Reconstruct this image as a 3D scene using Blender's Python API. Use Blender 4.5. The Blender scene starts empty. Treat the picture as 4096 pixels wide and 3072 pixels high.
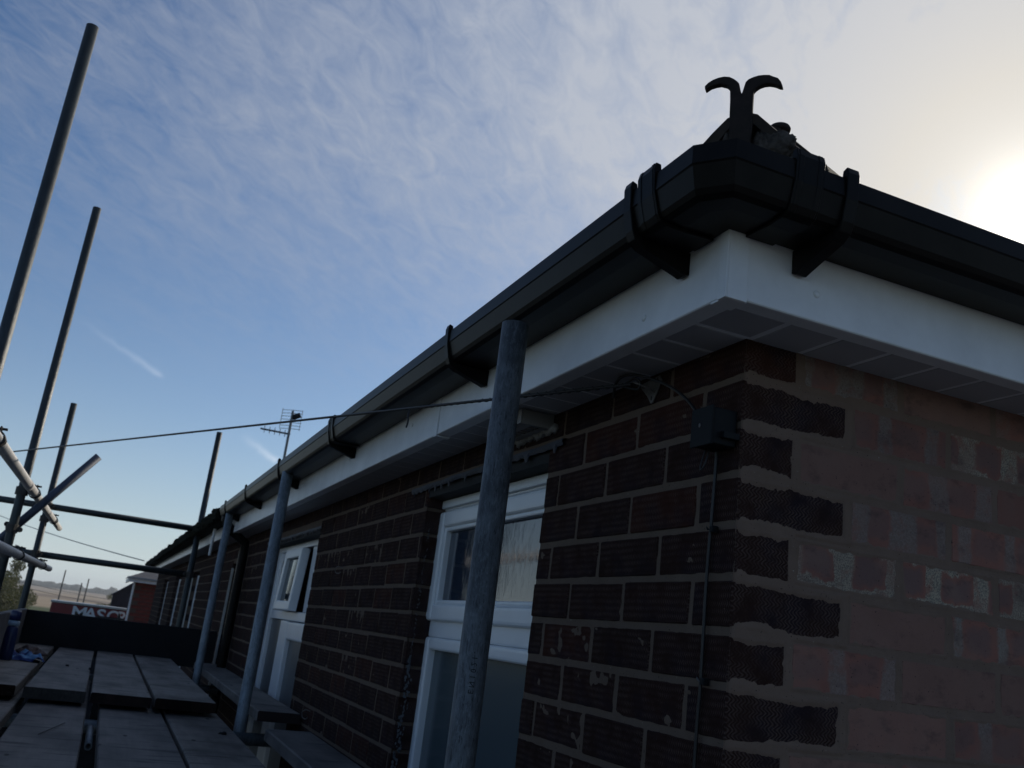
import bpy, bmesh, math, random
from mathutils import Vector, Matrix, noise
random.seed(7)
S = bpy.context.scene
# ------------------------------------------------------------------ camera
CAM = Vector((-0.80863, -1.11733, 0.0))
rx = Vector((0.91184444, -0.39251621, 0.12029441))
dn = Vector((0.21347946, 0.20306275, -0.95561082))
fw = Vector((0.35066543, 0.8970488, 0.26895579))
cd = bpy.data.cameras.new('camera'); cam = bpy.data.objects.new('camera', cd); S.collection.objects.link(cam)
m3 = Matrix((( rx.x, -dn.x, -fw.x), (rx.y, -dn.y, -fw.y), (rx.z, -dn.z, -fw.z)))
cam.matrix_world = Matrix.Translation(CAM) @ m3.to_4x4()
cd.sensor_width = 36; cd.lens = 32.655; cd.clip_start = 0.02; cd.clip_end = 6000
cd.dof.use_dof = True; cd.dof.focus_distance = 1.55; cd.dof.aperture_fstop = 13.0
S.camera = cam
# ------------------------------------------------------------------ sun, sky, exposure
SUN = Vector((0.7108, 0.5506, 0.4375)).normalized()
ld = bpy.data.lights.new('sun', 'SUN'); ld.energy = 2.6; ld.angle = math.radians(0.53); ld.color = (1.0, 0.92, 0.8)
so = bpy.data.objects.new('sun', ld); S.collection.objects.link(so)
so.rotation_euler = (-SUN).to_track_quat('-Z', 'Y').to_euler(); so.location = (0, 0, 20)
S.view_settings.view_transform = 'Standard'; S.view_settings.look = 'None'
S.view_settings.exposure = 0.0; S.view_settings.gamma = 1.0; S.view_settings.use_curve_mapping = False

class NT:
    def __init__(s, tree): s.t = tree; s.n = tree.nodes; s.l = tree.links
    def new(s, typ, **kw):
        n = s.n.new(typ)
        for k, v in kw.items():
            if k.startswith('i_'): n.inputs[k[2:].replace('_', ' ')].default_value = v
            else: setattr(n, k, v)
        return n
    def put(s, sock, v):
        if isinstance(v, (int, float)): sock.default_value = v
        elif isinstance(v, (tuple, list, Vector)):
            v = tuple(v)
            if len(sock.default_value) == 4 and len(v) == 3: v = v + (1,)
            sock.default_value = v
        elif v is not None: s.l.new(v, sock)
    def math(s, op, a, b=None, c=None, clamp=False):
        n = s.n.new('ShaderNodeMath'); n.operation = op; n.use_clamp = clamp
        for i, v in enumerate((a, b, c)): s.put(n.inputs[i], v)
        return n.outputs[0]
    def vmath(s, op, a, b=None, out=0):
        n = s.n.new('ShaderNodeVectorMath'); n.operation = op
        s.put(n.inputs[0], a)
        if b is not None: s.put(n.inputs[1], b)
        return n.outputs[out]
    def dot(s, a, b): return s.vmath('DOT_PRODUCT', a, b, 'Value')
    def mix(s, f, a, b, mode='MIX'):
        n = s.n.new('ShaderNodeMix'); n.data_type = 'RGBA'; n.blend_type = mode
        s.put(n.inputs[0], f); s.put(n.inputs[6], a); s.put(n.inputs[7], b)
        return n.outputs[2]
    def noise(s, vec, scale, detail=3, rough=.5, dist=0):
        n = s.n.new('ShaderNodeTexNoise'); s.put(n.inputs['Vector'], vec)
        n.inputs['Scale'].default_value = scale; n.inputs['Detail'].default_value = detail
        n.inputs['Roughness'].default_value = rough; n.inputs['Distortion'].default_value = dist
        return n.outputs['Fac']
    def ramp(s, f, *stops):
        n = s.n.new('ShaderNodeValToRGB'); s.put(n.inputs[0], f); e = n.color_ramp.elements
        while len(e) < len(stops): e.new(0.5)
        for i, (p, c) in enumerate(stops):
            e[i].position = p; e[i].color = (c, c, c, 1) if isinstance(c, (int, float)) else tuple(c) + (1,)
        return n.outputs[0]
    def scale(s, vec, k):
        n = s.n.new('ShaderNodeMapping'); s.put(n.inputs['Vector'], vec); n.inputs['Scale'].default_value = k
        return n.outputs[0]

W = bpy.data.worlds.new('World'); S.world = W; W.use_nodes = True
w = NT(W.node_tree); w.n.clear()
SKY_STRENGTH = 0.086; STREAK = 50
sky = w.new('ShaderNodeTexSky', sky_type='NISHITA', sun_disc=False)
sky.sun_elevation = math.asin(SUN.z); sky.sun_rotation = math.atan2(SUN.x, SUN.y)
sky.altitude = 50; sky.air_density = 1.0; sky.dust_density = 0.6; sky.ozone_density = 2.2
tc = w.new('ShaderNodeTexCoord'); D = w.vmath('NORMALIZE', tc.outputs['Generated'])
sep = w.new('ShaderNodeSeparateXYZ'); w.put(sep.inputs[0], D)
# cirrus: streaks on a plane high above, drawn out along one wind direction
den = w.math('ADD', w.math('MAXIMUM', sep.outputs[2], 0.0), 0.12)
px = w.math('DIVIDE', sep.outputs[0], den); py = w.math('DIVIDE', sep.outputs[1], den)
cmb = w.new('ShaderNodeCombineXYZ'); w.put(cmb.inputs[0], px); w.put(cmb.inputs[1], py)
rot0 = w.new('ShaderNodeMapping'); w.put(rot0.inputs['Vector'], cmb.outputs[0]); rot0.inputs['Rotation'].default_value = (0, 0, math.radians(-STREAK))
rot = w.new('ShaderNodeMapping'); w.put(rot.inputs['Vector'], rot0.outputs[0]); rot.inputs['Scale'].default_value = (1.0, 3.0, 1)
big = w.noise(cmb.outputs[0], 0.9, 3, .5)
fine = w.noise(rot.outputs[0], 2.2, 8, .62, 0.6)
vfine = w.noise(w.scale(rot.outputs[0], (1.6, 1.0, 1)), 7.0, 6, .65, 0.9)
cosS = w.dot(D, tuple(SUN)); ang = w.math('ARCCOSINE', w.math('MINIMUM', cosS, 0.99999))
near = w.math('POWER', w.math('MAXIMUM', cosS, 0.0), 3.0)          # more veil towards the sun
veil = w.math('ADD', w.math('MULTIPLY', near, 1.5), w.math('MULTIPLY', w.math('SUBTRACT', big, 0.55), 1.2))
streak = w.math('ADD', w.math('MULTIPLY', w.math('SUBTRACT', fine, 0.42), 1.4), w.math('MULTIPLY', w.math('SUBTRACT', vfine, 0.47), 1.45))
high = w.ramp(sep.outputs[2], (0.18, 0.0), (0.50, 1.0))
cl = w.math('MULTIPLY', w.math('ADD', veil, streak), high)
cl = w.math('MULTIPLY', w.math('MAXIMUM', cl, 0.0), 0.64)
cl = w.math('MINIMUM', cl, 0.93)
# light scattered forward by the thin ice cloud round the sun
g1 = w.math('EXPONENT', w.math('MULTIPLY', ang, -46.0))
g2 = w.math('EXPONENT', w.math('MULTIPLY', ang, -4.0))
g3 = w.math('EXPONENT', w.math('MULTIPLY', ang, -1.2))
glow = w.math('ADD', w.math('ADD', w.math('MULTIPLY', g1, 15.0), w.math('MULTIPLY', g2, 1.7)), w.math('MULTIPLY', g3, 5.0))
cloud = w.math('ADD', glow, 3.2)
cc = w.mix(1.0, w.mix(w.math('MINIMUM', w.math('MULTIPLY', g2, 1.7), 1.0), (0.84, 0.95, 1.17), (1.06, 1.0, 0.90)), (1, 1, 1), 'MULTIPLY')
vm = w.new('ShaderNodeVectorMath', operation='SCALE'); w.put(vm.inputs[0], cc); w.put(vm.inputs['Scale'], cloud)
SKYC = w.mix(1.0, sky.outputs[0], (0.64, 0.81, 1.0), 'MULTIPLY')
# pale ground haze low over the horizon
hz = w.math('EXPONENT', w.math('MULTIPLY', w.math('MAXIMUM', sep.outputs[2], 0.0), -10.0))
SKYC = w.mix(w.math('MULTIPLY', hz, .92), SKYC, (8.0, 9.0, 9.4))
skc = w.mix(cl, SKYC, vm.outputs[0])
def contrail(a, b, wid, fac, col):
    a = Vector(a).normalized(); b = Vector(b).normalized(); n = a.cross(b).normalized(); t = (b - a); L = t.length; t /= L
    off = w.math('DIVIDE', w.dot(D, tuple(n)), wid)
    off = w.math('ADD', off, w.math('MULTIPLY', w.math('SUBTRACT', w.noise(D, 70, 3), .5), 2.2))
    m = w.math('EXPONENT', w.math('MULTIPLY', w.math('MULTIPLY', off, off), -1.0))
    s_ = w.math('DIVIDE', w.math('SUBTRACT', w.dot(D, tuple(t)), a.dot(t)), L)
    e = w.math('MULTIPLY', w.ramp(s_, (0.0, 0.0), (0.6, .6), (0.93, 1.0), (1.0, 0.0)), fac)
    return w.math('MULTIPLY', m, e)
def rayd(x, y): return fw + rx * ((x - 2048) / 3715.4) + dn * ((y - 1536) / 3715.4)
for a, b, wd, f in ((rayd(310, 1275), rayd(660, 1512), .0028, .15), (rayd(960, 1735), rayd(1110, 1850), .0036, .32)):
    skc = w.mix(contrail(a, b, wd, f, 0), skc, (11.0, 11.6, 12.6))
addn = w.new('ShaderNodeMix', data_type='RGBA', blend_type='ADD'); addn.inputs[0].default_value = 1
gv = w.new('ShaderNodeVectorMath', operation='SCALE'); w.put(gv.inputs[0], (1.0, 0.93, 0.80))
w.put(gv.inputs['Scale'], w.math('ADD', w.math('MULTIPLY', g1, 21.0), w.math('MULTIPLY', g2, 0.3)))
w.put(addn.inputs[6], skc); w.put(addn.inputs[7], gv.outputs[0])
bg = w.new('ShaderNodeBackground'); w.put(bg.inputs[0], addn.outputs[2]); bg.inputs[1].default_value = SKY_STRENGTH
wo = w.new('ShaderNodeOutputWorld'); w.l.new(bg.outputs[0], wo.inputs[0])

# ------------------------------------------------------------------ materials
def mat(name, col, rough=.6, metal=0, spec=.5, bump=0, bscale=60, var=0, vscale=8, coat=0):
    m = bpy.data.materials.new(name); m.use_nodes = True; t = NT(m.node_tree)
    b = t.n['Principled BSDF']; b.inputs['Roughness'].default_value = rough; b.inputs['Metallic'].default_value = metal
    b.inputs['Specular IOR Level'].default_value = spec; b.inputs['Coat Weight'].default_value = coat
    co = t.new('ShaderNodeTexCoord').outputs['Object']
    if var:
        f = t.noise(co, vscale, 5, .6)
        c = t.mix(t.ramp(f, (.3, 0.0), (.7, 1.0)), tuple(x * (1 - var) for x in col), tuple(min(1, x * (1 + var)) for x in col))
        t.put(b.inputs['Base Color'], c)
    else: b.inputs['Base Color'].default_value = tuple(col) + (1,)
    if bump:
        bn = t.new('ShaderNodeBump'); bn.inputs['Strength'].default_value = bump; bn.inputs['Distance'].default_value = .002
        t.put(bn.inputs['Height'], t.noise(co, bscale, 6, .65)); t.put(b.inputs['Normal'], bn.outputs[0])
    m['nt'] = 1
    return m

def m_rustic():
    m = bpy.data.materials.new('rustic brick'); m.use_nodes = True; t = NT(m.node_tree); b = t.n['Principled BSDF']
    co = t.new('ShaderNodeTexCoord').outputs['Object']; oi = t.new('ShaderNodeObjectInfo').outputs['Random']
    geo = t.new('ShaderNodeNewGeometry'); sp = t.new('ShaderNodeSeparateXYZ'); t.put(sp.inputs[0], co)
    sn = t.new('ShaderNodeSeparateXYZ'); t.put(sn.inputs[0], geo.outputs['Normal'])
    u = t.math('ADD', sp.outputs[0], sp.outputs[1]); z = sp.outputs[2]
    ny = t.ramp(t.math('ABSOLUTE', sn.outputs[1]), (.45, 0.0), (.55, 1.0))     # gable faces carry the coarser comb
    lo = t.noise(co, 28, 3); wob = t.noise(co, 75, 3)
    zz = t.math('ADD', z, t.math('MULTIPLY', wob, .004))
    amp = t.math('MULTIPLY_ADD', ny, .0022, .0011)
    per = t.math('MULTIPLY_ADD', ny, .0030, .0105)
    zig = t.math('SINE', t.math('DIVIDE', t.math('MULTIPLY', zz, 6.2832), per))
    us = t.math('ADD', t.math('ADD', u, t.math('MULTIPLY', zig, amp)), t.math('MULTIPLY', lo, .010))
    pu = t.math('MULTIPLY_ADD', ny, .0018, .0050)
    wv = t.math('SINE', t.math('DIVIDE', t.math('MULTIPLY', us, 6.2832), pu))
    band = t.math('SINE', t.math('DIVIDE', t.math('MULTIPLY', t.math('ADD', z, t.math('MULTIPLY', t.noise(co, 30, 3), .006)), 6.2832), .0112))     # drag rows along the brick
    msk = t.ramp(t.noise(t.vmath('ADD', co, t.vmath('MULTIPLY', (3, 5, 9), oi)), 26, 4), (.36, .0), (.58, 1.0))
    grit = t.noise(co, 260, 5, .7)
    h = t.math('ADD', t.math('MULTIPLY', t.math('MULTIPLY', wv, msk), .55), t.math('ADD', t.math('MULTIPLY', t.math('MULTIPLY', band, t.math('SUBTRACT', 1.0, ny)), .30), t.math('MULTIPLY', grit, 1.1)))
    bn = t.new('ShaderNodeBump'); bn.inputs['Strength'].default_value = 1.0; bn.inputs['Distance'].default_value = .0013
    t.put(bn.inputs['Height'], h); t.put(b.inputs['Normal'], bn.outputs[0])
    c1 = t.mix(t.ramp(oi, (0.0, 0.0), (.84, .15), (.95, .55)), (.028, .0155, .0130), (.072, .026, .017))
    c1 = t.mix(t.ramp(t.noise(co, 18, 4), (.42, 0.0), (.68, .6)), c1, (.040, .020, .018))
    c1 = t.mix(t.ramp(t.noise(co, 9, 3), (.50, 0.0), (.72, .8)), c1, (.014, .014, .022))
    c1 = t.mix(t.math('MULTIPLY', t.math('MULTIPLY', t.math('MULTIPLY_ADD', wv, .5, .5), t.math('MULTIPLY_ADD', t.math('MULTIPLY', band, t.math('SUBTRACT', 1.0, ny)), .38, .58)), t.math('MULTIPLY', msk, t.math('MULTIPLY_ADD', ny, .25, .45))), c1, (.16, .112, .098))
    c1 = t.mix(t.ramp(t.noise(co, 520, 2), (.73, 0.0), (.78, .7)), c1, (.18, .16, .14))
    t.put(b.inputs['Base Color'], c1); b.inputs['Roughness'].default_value = .85; b.inputs['Specular IOR Level'].default_value = .04
    return m

def m_fletton():
    m = bpy.data.materials.new('kiss marked brick'); m.use_nodes = True; t = NT(m.node_tree); b = t.n['Principled BSDF']
    co = t.new('ShaderNodeTexCoord').outputs['Object']; oi = t.new('ShaderNodeObjectInfo').outputs['Random']
    sp = t.new('ShaderNodeSeparateXYZ'); t.put(sp.inputs[0], co)
    seed = t.vmath('ADD', co, t.vmath('MULTIPLY', (7, 3, 11), oi))
    dx = t.math('ADD', t.math('MULTIPLY', t.math('SUBTRACT', t.noise(seed, 50, 5, .65), .5), .019), t.math('MULTIPLY', t.math('SUBTRACT', t.noise(seed, 14, 2), .5), .03))
    x = t.math('ADD', t.math('ADD', sp.outputs[0], dx), t.math('MULTIPLY', t.math('SUBTRACT', oi, .5), .10))
    z = t.math('ADD', sp.outputs[2], t.math('MULTIPLY', dx, 1.3))
    # each brick carries its own kiss marks: object colour = (first bar position, bar width, paleness)
    oc = t.new('ShaderNodeObjectInfo').outputs['Color']; sc_ = t.new('ShaderNodeSeparateColor'); t.put(sc_.inputs[0], oc)
    ph, bw, amt = sc_.outputs[0], sc_.outputs[1], sc_.outputs[2]
    u = t.math('MODULO', t.math('SUBTRACT', t.math('ADD', t.math('ADD', sp.outputs[0], 1.09775), t.math('MULTIPLY', dx, .8)), t.math('MULTIPLY', ph, .1)), .1)
    wd = t.math('MULTIPLY', bw, .1)
    bar = t.math('SUBTRACT', 1.0, t.math('MULTIPLY', t.math('SUBTRACT', u, wd), 190), clamp=True)
    bar = t.math('MULTIPLY', bar, t.math('MULTIPLY', u, 190, clamp=True), clamp=True)
    cen = t.math('ABSOLUTE', t.math('SUBTRACT', u, t.math('MULTIPLY_ADD', wd, .5, .05)))          # distance from the middle of the square
    zb = t.math('ADD', sp.outputs[2], t.math('MULTIPLY', dx, 1.5))
    rnd = t.math('ADD', t.math('POWER', t.math('MULTIPLY', cen, 27.0), 5), t.math('POWER', t.math('ABSOLUTE', t.math('MULTIPLY', t.math('SUBTRACT', zb, .003), 39.0)), 5))
    frame = t.math('MULTIPLY', t.math('MULTIPLY', t.math('SUBTRACT', rnd, .8), 1.6, clamp=True), t.math('GREATER_THAN', amt, .85))
    palem = t.math('MAXIMUM', bar, frame)
    palem = t.math('MULTIPLY', palem, t.math('MULTIPLY', amt, 1.1, clamp=True))
    palem = t.math('MULTIPLY', palem, t.ramp(t.noise(seed, 34, 5, .65), (.34, .25), (.50, 1.0)))
    red = t.mix(t.noise(seed, 16, 4, .6), (.205, .096, .076), (.315, .145, .112))
    inner = t.math('SUBTRACT', 1.0, t.math('MULTIPLY', rnd, 2.2), clamp=True)
    red = t.mix(t.math('MULTIPLY', inner, t.math('MULTIPLY', amt, .75)), red, (.150, .110, .105))
    yel = t.mix(t.ramp(t.noise(seed, 420, 5, .7), (.42, 0.0), (.56, 1.0)), (.17, .155, .135), (.40, .345, .26))
    grey = t.mix(t.ramp(t.noise(seed, 320, 4, .7), (.4, 0.0), (.6, 1.0)), (.16, .150, .138), (.26, .238, .212))
    pale = t.mix(t.ramp(amt, (.82, 0.0), (.9, 1.0)), grey, yel)
    plain = t.mix(t.noise(seed, 25, 4, .6), (.195, .112, .090), (.285, .165, .132))
    base = t.mix(t.ramp(amt, (.02, 0.0), (.06, 1.0)), plain, red)
    c = t.mix(palem, base, pale)
    c = t.mix(t.ramp(t.noise(seed, 260, 3, .5), (.68, 0.0), (.71, .9)), c, (.04, .032, .032))
    c = t.mix(t.ramp(t.noise(seed, 13, 4), (.48, 0.0), (.68, .6)), c, (.245, .155, .125))
    c = t.mix(t.ramp(t.noise(t.scale(seed, (1, 1, 1.6)), 19, 6, .7), (.54, 0.0), (.68, .6)), c, (.085, .060, .056))
    c = t.mix(t.math('MULTIPLY', t.math('FRACT', t.math('MULTIPLY', oi, 5.3)), .38), c, (.11, .062, .055))
    edge = t.math('MULTIPLY', t.math('SUBTRACT', t.math('ABSOLUTE', sp.outputs[2]), .029), 200, clamp=True)
    c = t.mix(t.math('MULTIPLY', edge, .35), c, (.10, .07, .065))
    t.put(b.inputs['Base Color'], c); b.inputs['Roughness'].default_value = .85; b.inputs['Specular IOR Level'].default_value = .12
    bn = t.new('ShaderNodeBump'); bn.inputs['Strength'].default_value = .55; bn.inputs['Distance'].default_value = .0012
    t.put(bn.inputs['Height'], t.math('ADD', t.noise(co, 330, 5, .7), t.math('MULTIPLY', t.noise(seed, 130, 3, .5), -.4)))
    t.put(b.inputs['Normal'], bn.outputs[0])
    return m

def m_mortar(k=1.0, g=1.0):
    m = bpy.data.materials.new('mortar'); m.use_nodes = True; t = NT(m.node_tree); b = t.n['Principled BSDF']
    co = t.new('ShaderNodeTexCoord').outputs['Object']
    c = t.mix(t.noise(co, 16, 5, .6), (.125 * k, .092 * k * g, .070 * k * g), (.180 * k, .135 * k * g, .108 * k * g))
    c = t.mix(t.ramp(t.noise(co, 210, 3), (.72, 0.0), (.77, 1.0)), c, (.36, .33, .28))
    c = t.mix(t.ramp(t.noise(co, 300, 3), (.27, 1.0), (.32, 0.0)), c, (.03, .025, .02))
    t.put(b.inputs['Base Color'], c); b.inputs['Roughness'].default_value = .95; b.inputs['Specular IOR Level'].default_value = .05
    bn = t.new('ShaderNodeBump'); bn.inputs['Strength'].default_value = .8; bn.inputs['Distance'].default_value = .0012
    t.put(bn.inputs['Height'], t.noise(co, 380, 6, .75)); t.put(b.inputs['Normal'], bn.outputs[0])
    return m

def m_wood(name, a, c_, rough=.75):
    m = bpy.data.materials.new(name); m.use_nodes = True; t = NT(m.node_tree); b = t.n['Principled BSDF']
    co = t.new('ShaderNodeTexCoord').outputs['Object']; oi = t.new('ShaderNodeObjectInfo').outputs['Random']
    s = t.vmath('ADD', co, t.vmath('MULTIPLY', (3, 9, 5), oi))
    g = t.noise(t.scale(s, (34, 1.6, 34)), 1.6, 8, .65, .7); k = t.noise(t.scale(s, (5, 2.2, 5)), 1.5, 4)
    scr = t.noise(t.scale(s, (3, 60, 3)), 1.0, 3, .6)
    c = t.mix(g, a, c_); c = t.mix(t.ramp(k, (.42, 0.0), (.70, .8)), c, tuple(x * .40 for x in a))
    st = t.noise(t.scale(s, (4, 22, 4)), 1.1, 4, .6)
    c = t.mix(t.ramp(st, (.56, 0.0), (.66, .75)), c, tuple(x * .22 for x in a))
    c = t.mix(t.ramp(scr, (.62, 0.0), (.70, .7)), c, tuple(x * .25 for x in a))
    c = t.mix(t.math('MULTIPLY', oi, .35), c, (.075, .080, .095))
    kn = t.new('ShaderNodeTexVoronoi'); t.put(kn.inputs['Vector'], t.scale(s, (7, 2.3, 1))); kn.inputs['Scale'].default_value = 1.3
    c = t.mix(t.ramp(kn.outputs['Distance'], (.05, .85), (.085, 0.0)), c, (.012, .010, .009))
    t.put(b.inputs['Base Color'], c); b.inputs['Roughness'].default_value = rough; b.inputs['Specular IOR Level'].default_value = .08 if a[0] < .05 else .25
    bn = t.new('ShaderNodeBump'); bn.inputs['Strength'].default_value = .8; bn.inputs['Distance'].default_value = .002
    t.put(bn.inputs['Height'], t.math('ADD', g, t.math('MULTIPLY', scr, .4))); t.put(b.inputs['Normal'], bn.outputs[0])
    return m

def m_galv(name, col, rough=.5, worn=.5, metal=.55):
    m = bpy.data.materials.new(name); m.use_nodes = True; t = NT(m.node_tree); b = t.n['Principled BSDF']
    co = t.new('ShaderNodeTexCoord').outputs['Object']
    sp = t.noise(t.scale(co, (1, 1, .35)), 70, 6, .7, .4); bl = t.noise(co, 11, 4)
    scr = t.noise(t.scale(co, (150, 150, 16)), 1.8, 8, .75, 1.2)
    c = t.mix(t.ramp(sp, (.3, 0.0), (.7, 1.0)), tuple(x * .62 for x in col), tuple(x * 1.3 for x in col))
    c = t.mix(t.ramp(bl, (.48, 0.0), (.7, worn)), c, tuple(x * .45 for x in col))
    c = t.mix(t.ramp(scr, (.53, 0.0), (.60, worn)), c, tuple(x * .22 for x in col))
    c = t.mix(t.ramp(t.noise(t.scale(co, (75, 75, 30)), 2.0, 8, .75, .3), (.50, 0.0), (.66, worn * .5)), c, tuple(min(.8, x * 2.2) for x in col))
    t.put(b.inputs['Base Color'], c); b.inputs['Metallic'].default_value = metal
    t.put(b.inputs['Roughness'], t.math('MULTIPLY_ADD', sp, .25, rough - .1))
    bn = t.new('ShaderNodeBump'); bn.inputs['Strength'].default_value = .55; bn.inputs['Distance'].default_value = .0012
    t.put(bn.inputs['Height'], t.math('ADD', sp, t.math('MULTIPLY', scr, -2.4))); t.put(b.inputs['Normal'], bn.outputs[0])
    return m

M_RUS = m_rustic(); M_FLE = m_fletton(); M_MOR = m_mortar(.95); M_MORG = m_mortar(1.22, .95)  # end wall brick and mortar lightened, sun glare put into their colour
M_BOARD = m_wood('weathered board', (.19, .160, .138), (.37, .325, .275)); M_DARKW = m_wood('near black board', (.005, .0045, .004), (.010, .009, .008), .7)  # second wood is near black all over
M_GALV = m_galv('galvanised tube', (.25, .29, .32), .5, .5, .3); M_DKT = m_galv('backlit dark tube', (.032, .042, .044), .38, .4, .2); M_WORN = m_galv('worn galvanised tube', (.12, .132, .14), .5, .95, .25)  # dark tube is a darker copy with backlit shade put into its colour
M_BRITE = m_galv('sunlit pale tube', (.76, .74, .70), .5, .25, .05); M_NVY = m_galv('blue grey tube', (.060, .080, .120), .45, .4, .25); M_FIT = m_galv('dark steel fitting', (.06, .055, .05), .6, .6, .4)  # pale tube colour raised to carry the sunlight falling on it
M_UPVC = mat('white upvc', (.80, .82, .84), .30, spec=.5, bump=.05, bscale=9, var=.03, vscale=14)
M_FASC = mat('white fascia board', (.77, .78, .79), .36, spec=.5, var=.09, vscale=9, bump=.04, bscale=5)
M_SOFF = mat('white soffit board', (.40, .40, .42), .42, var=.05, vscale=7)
M_BLACK = mat('black upvc gutter', (.0075, .0065, .006), .36, spec=.10, bump=.08, bscale=14, var=.4, vscale=20)
M_BLACK2 = mat('black plastic', (.007, .009, .011), .6, spec=.18, bump=.1, bscale=90, var=.3)
M_CABLE = mat('black cable', (.010, .010, .012), .45, spec=.5)
M_IRON = mat('rusted iron', (.018, .013, .011), .85, spec=.3, bump=.7, bscale=120, var=.4, vscale=40)
M_TILE = mat('clay hip tile', (.045, .038, .034), .9, spec=.2, bump=.8, bscale=60, var=.45, vscale=18)
M_HMORT = mat('lime bedding mortar', (.070, .062, .055), .95, spec=.05, bump=1, bscale=150, var=.6, vscale=60)
M_MOSS = mat('moss', (.020, .019, .011), .95, spec=.1, bump=.8, bscale=90, var=.6, vscale=30)
M_DARK = mat('dark interior', (.01, .01, .011), .8)
M_FELT = mat('bituminous felt', (.022, .028, .045), .55, bump=.6, bscale=80, var=.4)
M_WHT = mat('white foam and sealant', (.60, .58, .54), .8, bump=.8, bscale=120, var=.2)
M_GREYPL = mat('grey bracket metal', (.15, .14, .135), .5, metal=.3, bump=.4, bscale=90, var=.35, vscale=40)
M_DOORP = mat('dark door panel', (.10, .11, .12), .35, var=.2)

def m_glass(name, dist, tint=(.012, .016, .018), scale=(60, 60, 22), flat=1.0, rough=.04):
    m = bpy.data.materials.new(name); m.use_nodes = True; t = NT(m.node_tree); b = t.n['Principled BSDF']
    b.inputs['Base Color'].default_value = tuple(tint) + (1,); b.inputs['Roughness'].default_value = rough
    b.inputs['IOR'].default_value = 1.52; b.inputs['Specular IOR Level'].default_value = .8 * flat
    co = t.new('ShaderNodeTexCoord').outputs['Object']
    n1 = t.noise(t.scale(co, scale), 1, 4, .6, 1.5)
    sp = t.new('ShaderNodeSeparateXYZ'); t.put(sp.inputs[0], co)
    bn = t.new('ShaderNodeBump'); bn.inputs['Strength'].default_value = dist; bn.inputs['Distance'].default_value = .003
    t.put(bn.inputs['Height'], n1); t.put(b.inputs['Normal'], bn.outputs[0])
    return m
M_GLASS = m_glass('obscure glass', .07, scale=(50, 50, 22), tint=(.03, .045, .07), flat=1.25, rough=.05); M_FROST = m_glass('frosted glass', .05, (.055, .085, .10), (9, 9, 60), 1.2, .22); M_GLASS2 = m_glass('clear glass', .03, (.02, .03, .035))

# ------------------------------------------------------------------ helpers
COL = S.collection
class MB:
    def __init__(s): s.v = []; s.f = []; s.sm = []
    def add(s, vs, fs, smooth=False):
        o = len(s.v); s.v += [tuple(v) for v in vs]; s.f += [tuple(i + o for i in f) for f in fs]; s.sm += [smooth] * len(fs); return s
    def box(s, x0, x1, y0, y1, z0, z1):
        return s.add([(x0,y0,z0),(x1,y0,z0),(x1,y1,z0),(x0,y1,z0),(x0,y0,z1),(x1,y0,z1),(x1,y1,z1),(x0,y1,z1)],
                     [(0,3,2,1),(4,5,6,7),(0,1,5,4),(1,2,6,5),(2,3,7,6),(3,0,4,7)])
    def tube(s, pts, r, n=10, cap=True, rr=None):
        pts = [Vector(p) for p in pts]; rings = []; up = None
        for i, p in enumerate(pts):
            t = (pts[min(i + 1, len(pts) - 1)] - pts[max(i - 1, 0)]).normalized()
            if up is None: up = t.orthogonal().normalized()
            up = (up - t * up.dot(t)).normalized(); b = t.cross(up)
            q = rr[i] if rr else r
            rings.append([p + (up * math.cos(2 * math.pi * k / n) + b * math.sin(2 * math.pi * k / n)) * q for k in range(n)])
        vs = [v for R in rings for v in R]; fs = []
        for i in range(len(pts) - 1):
            for k in range(n): fs.append((i*n+k, i*n+(k+1)%n, (i+1)*n+(k+1)%n, (i+1)*n+k))
        s.add(vs, fs, True)
        if cap: s.add(rings[0] + rings[-1], [tuple(range(n))[::-1], tuple(range(n, 2*n))])
        return s
    def hollow(s, a, b, r, t=.004, n=28):
        a = Vector(a); b = Vector(b); d = (b - a).normalized(); u = d.orthogonal().normalized(); v = d.cross(u)
        R = [[p + (u*math.cos(2*math.pi*k/n) + v*math.sin(2*math.pi*k/n))*q for k in range(n)] for p, q in ((a, r), (b, r), (b, r-t), (a, r-t))]
        o = len(s.v); s.v += [tuple(x) for rg in R for x in rg]
        for i in range(4):
            j = (i + 1) % 4
            for k in range(n):
                s.f.append((o+i*n+k, o+i*n+(k+1)%n, o+j*n+(k+1)%n, o+j*n+k)); s.sm.append(i in (0, 2))
        return s
    def prism(s, prof, axis_fn, a, b, cap=True, smooth=False):
        n = len(prof); vs = [axis_fn(p, a) for p in prof] + [axis_fn(p, b) for p in prof]
        fs = [(k, (k+1) % n, n + (k+1) % n, n + k) for k in range(n)]
        if cap: fs += [tuple(range(n))[::-1], tuple(range(n, 2*n))]
        return s.add(vs, fs, smooth)
    def mesh(s, name, bevel=0, seg=2):
        me = bpy.data.meshes.new(name); me.from_pydata(s.v, [], s.f); me.update()
        me.polygons.foreach_set('use_smooth', s.sm)
        if bevel:
            bm = bmesh.new(); bm.from_mesh(me); bmesh.ops.recalc_face_normals(bm, faces=bm.faces)
            es = [e for e in bm.edges if len(e.link_faces) == 2 and e.calc_face_angle(0) > .5]
            bmesh.ops.bevel(bm, geom=es, offset=bevel, segments=seg, profile=.6, affect='EDGES', clamp_overlap=True)
            bm.to_mesh(me); bm.free()
        else:
            bm = bmesh.new(); bm.from_mesh(me); bmesh.ops.recalc_face_normals(bm, faces=bm.faces); bm.to_mesh(me); bm.free()
        return me
    def build(s, name, m, parent=None, bevel=0, loc=None, seg=2, **props):
        return link(name, s.mesh(name, bevel, seg), m, parent, loc, **props)
WL = {}
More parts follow.
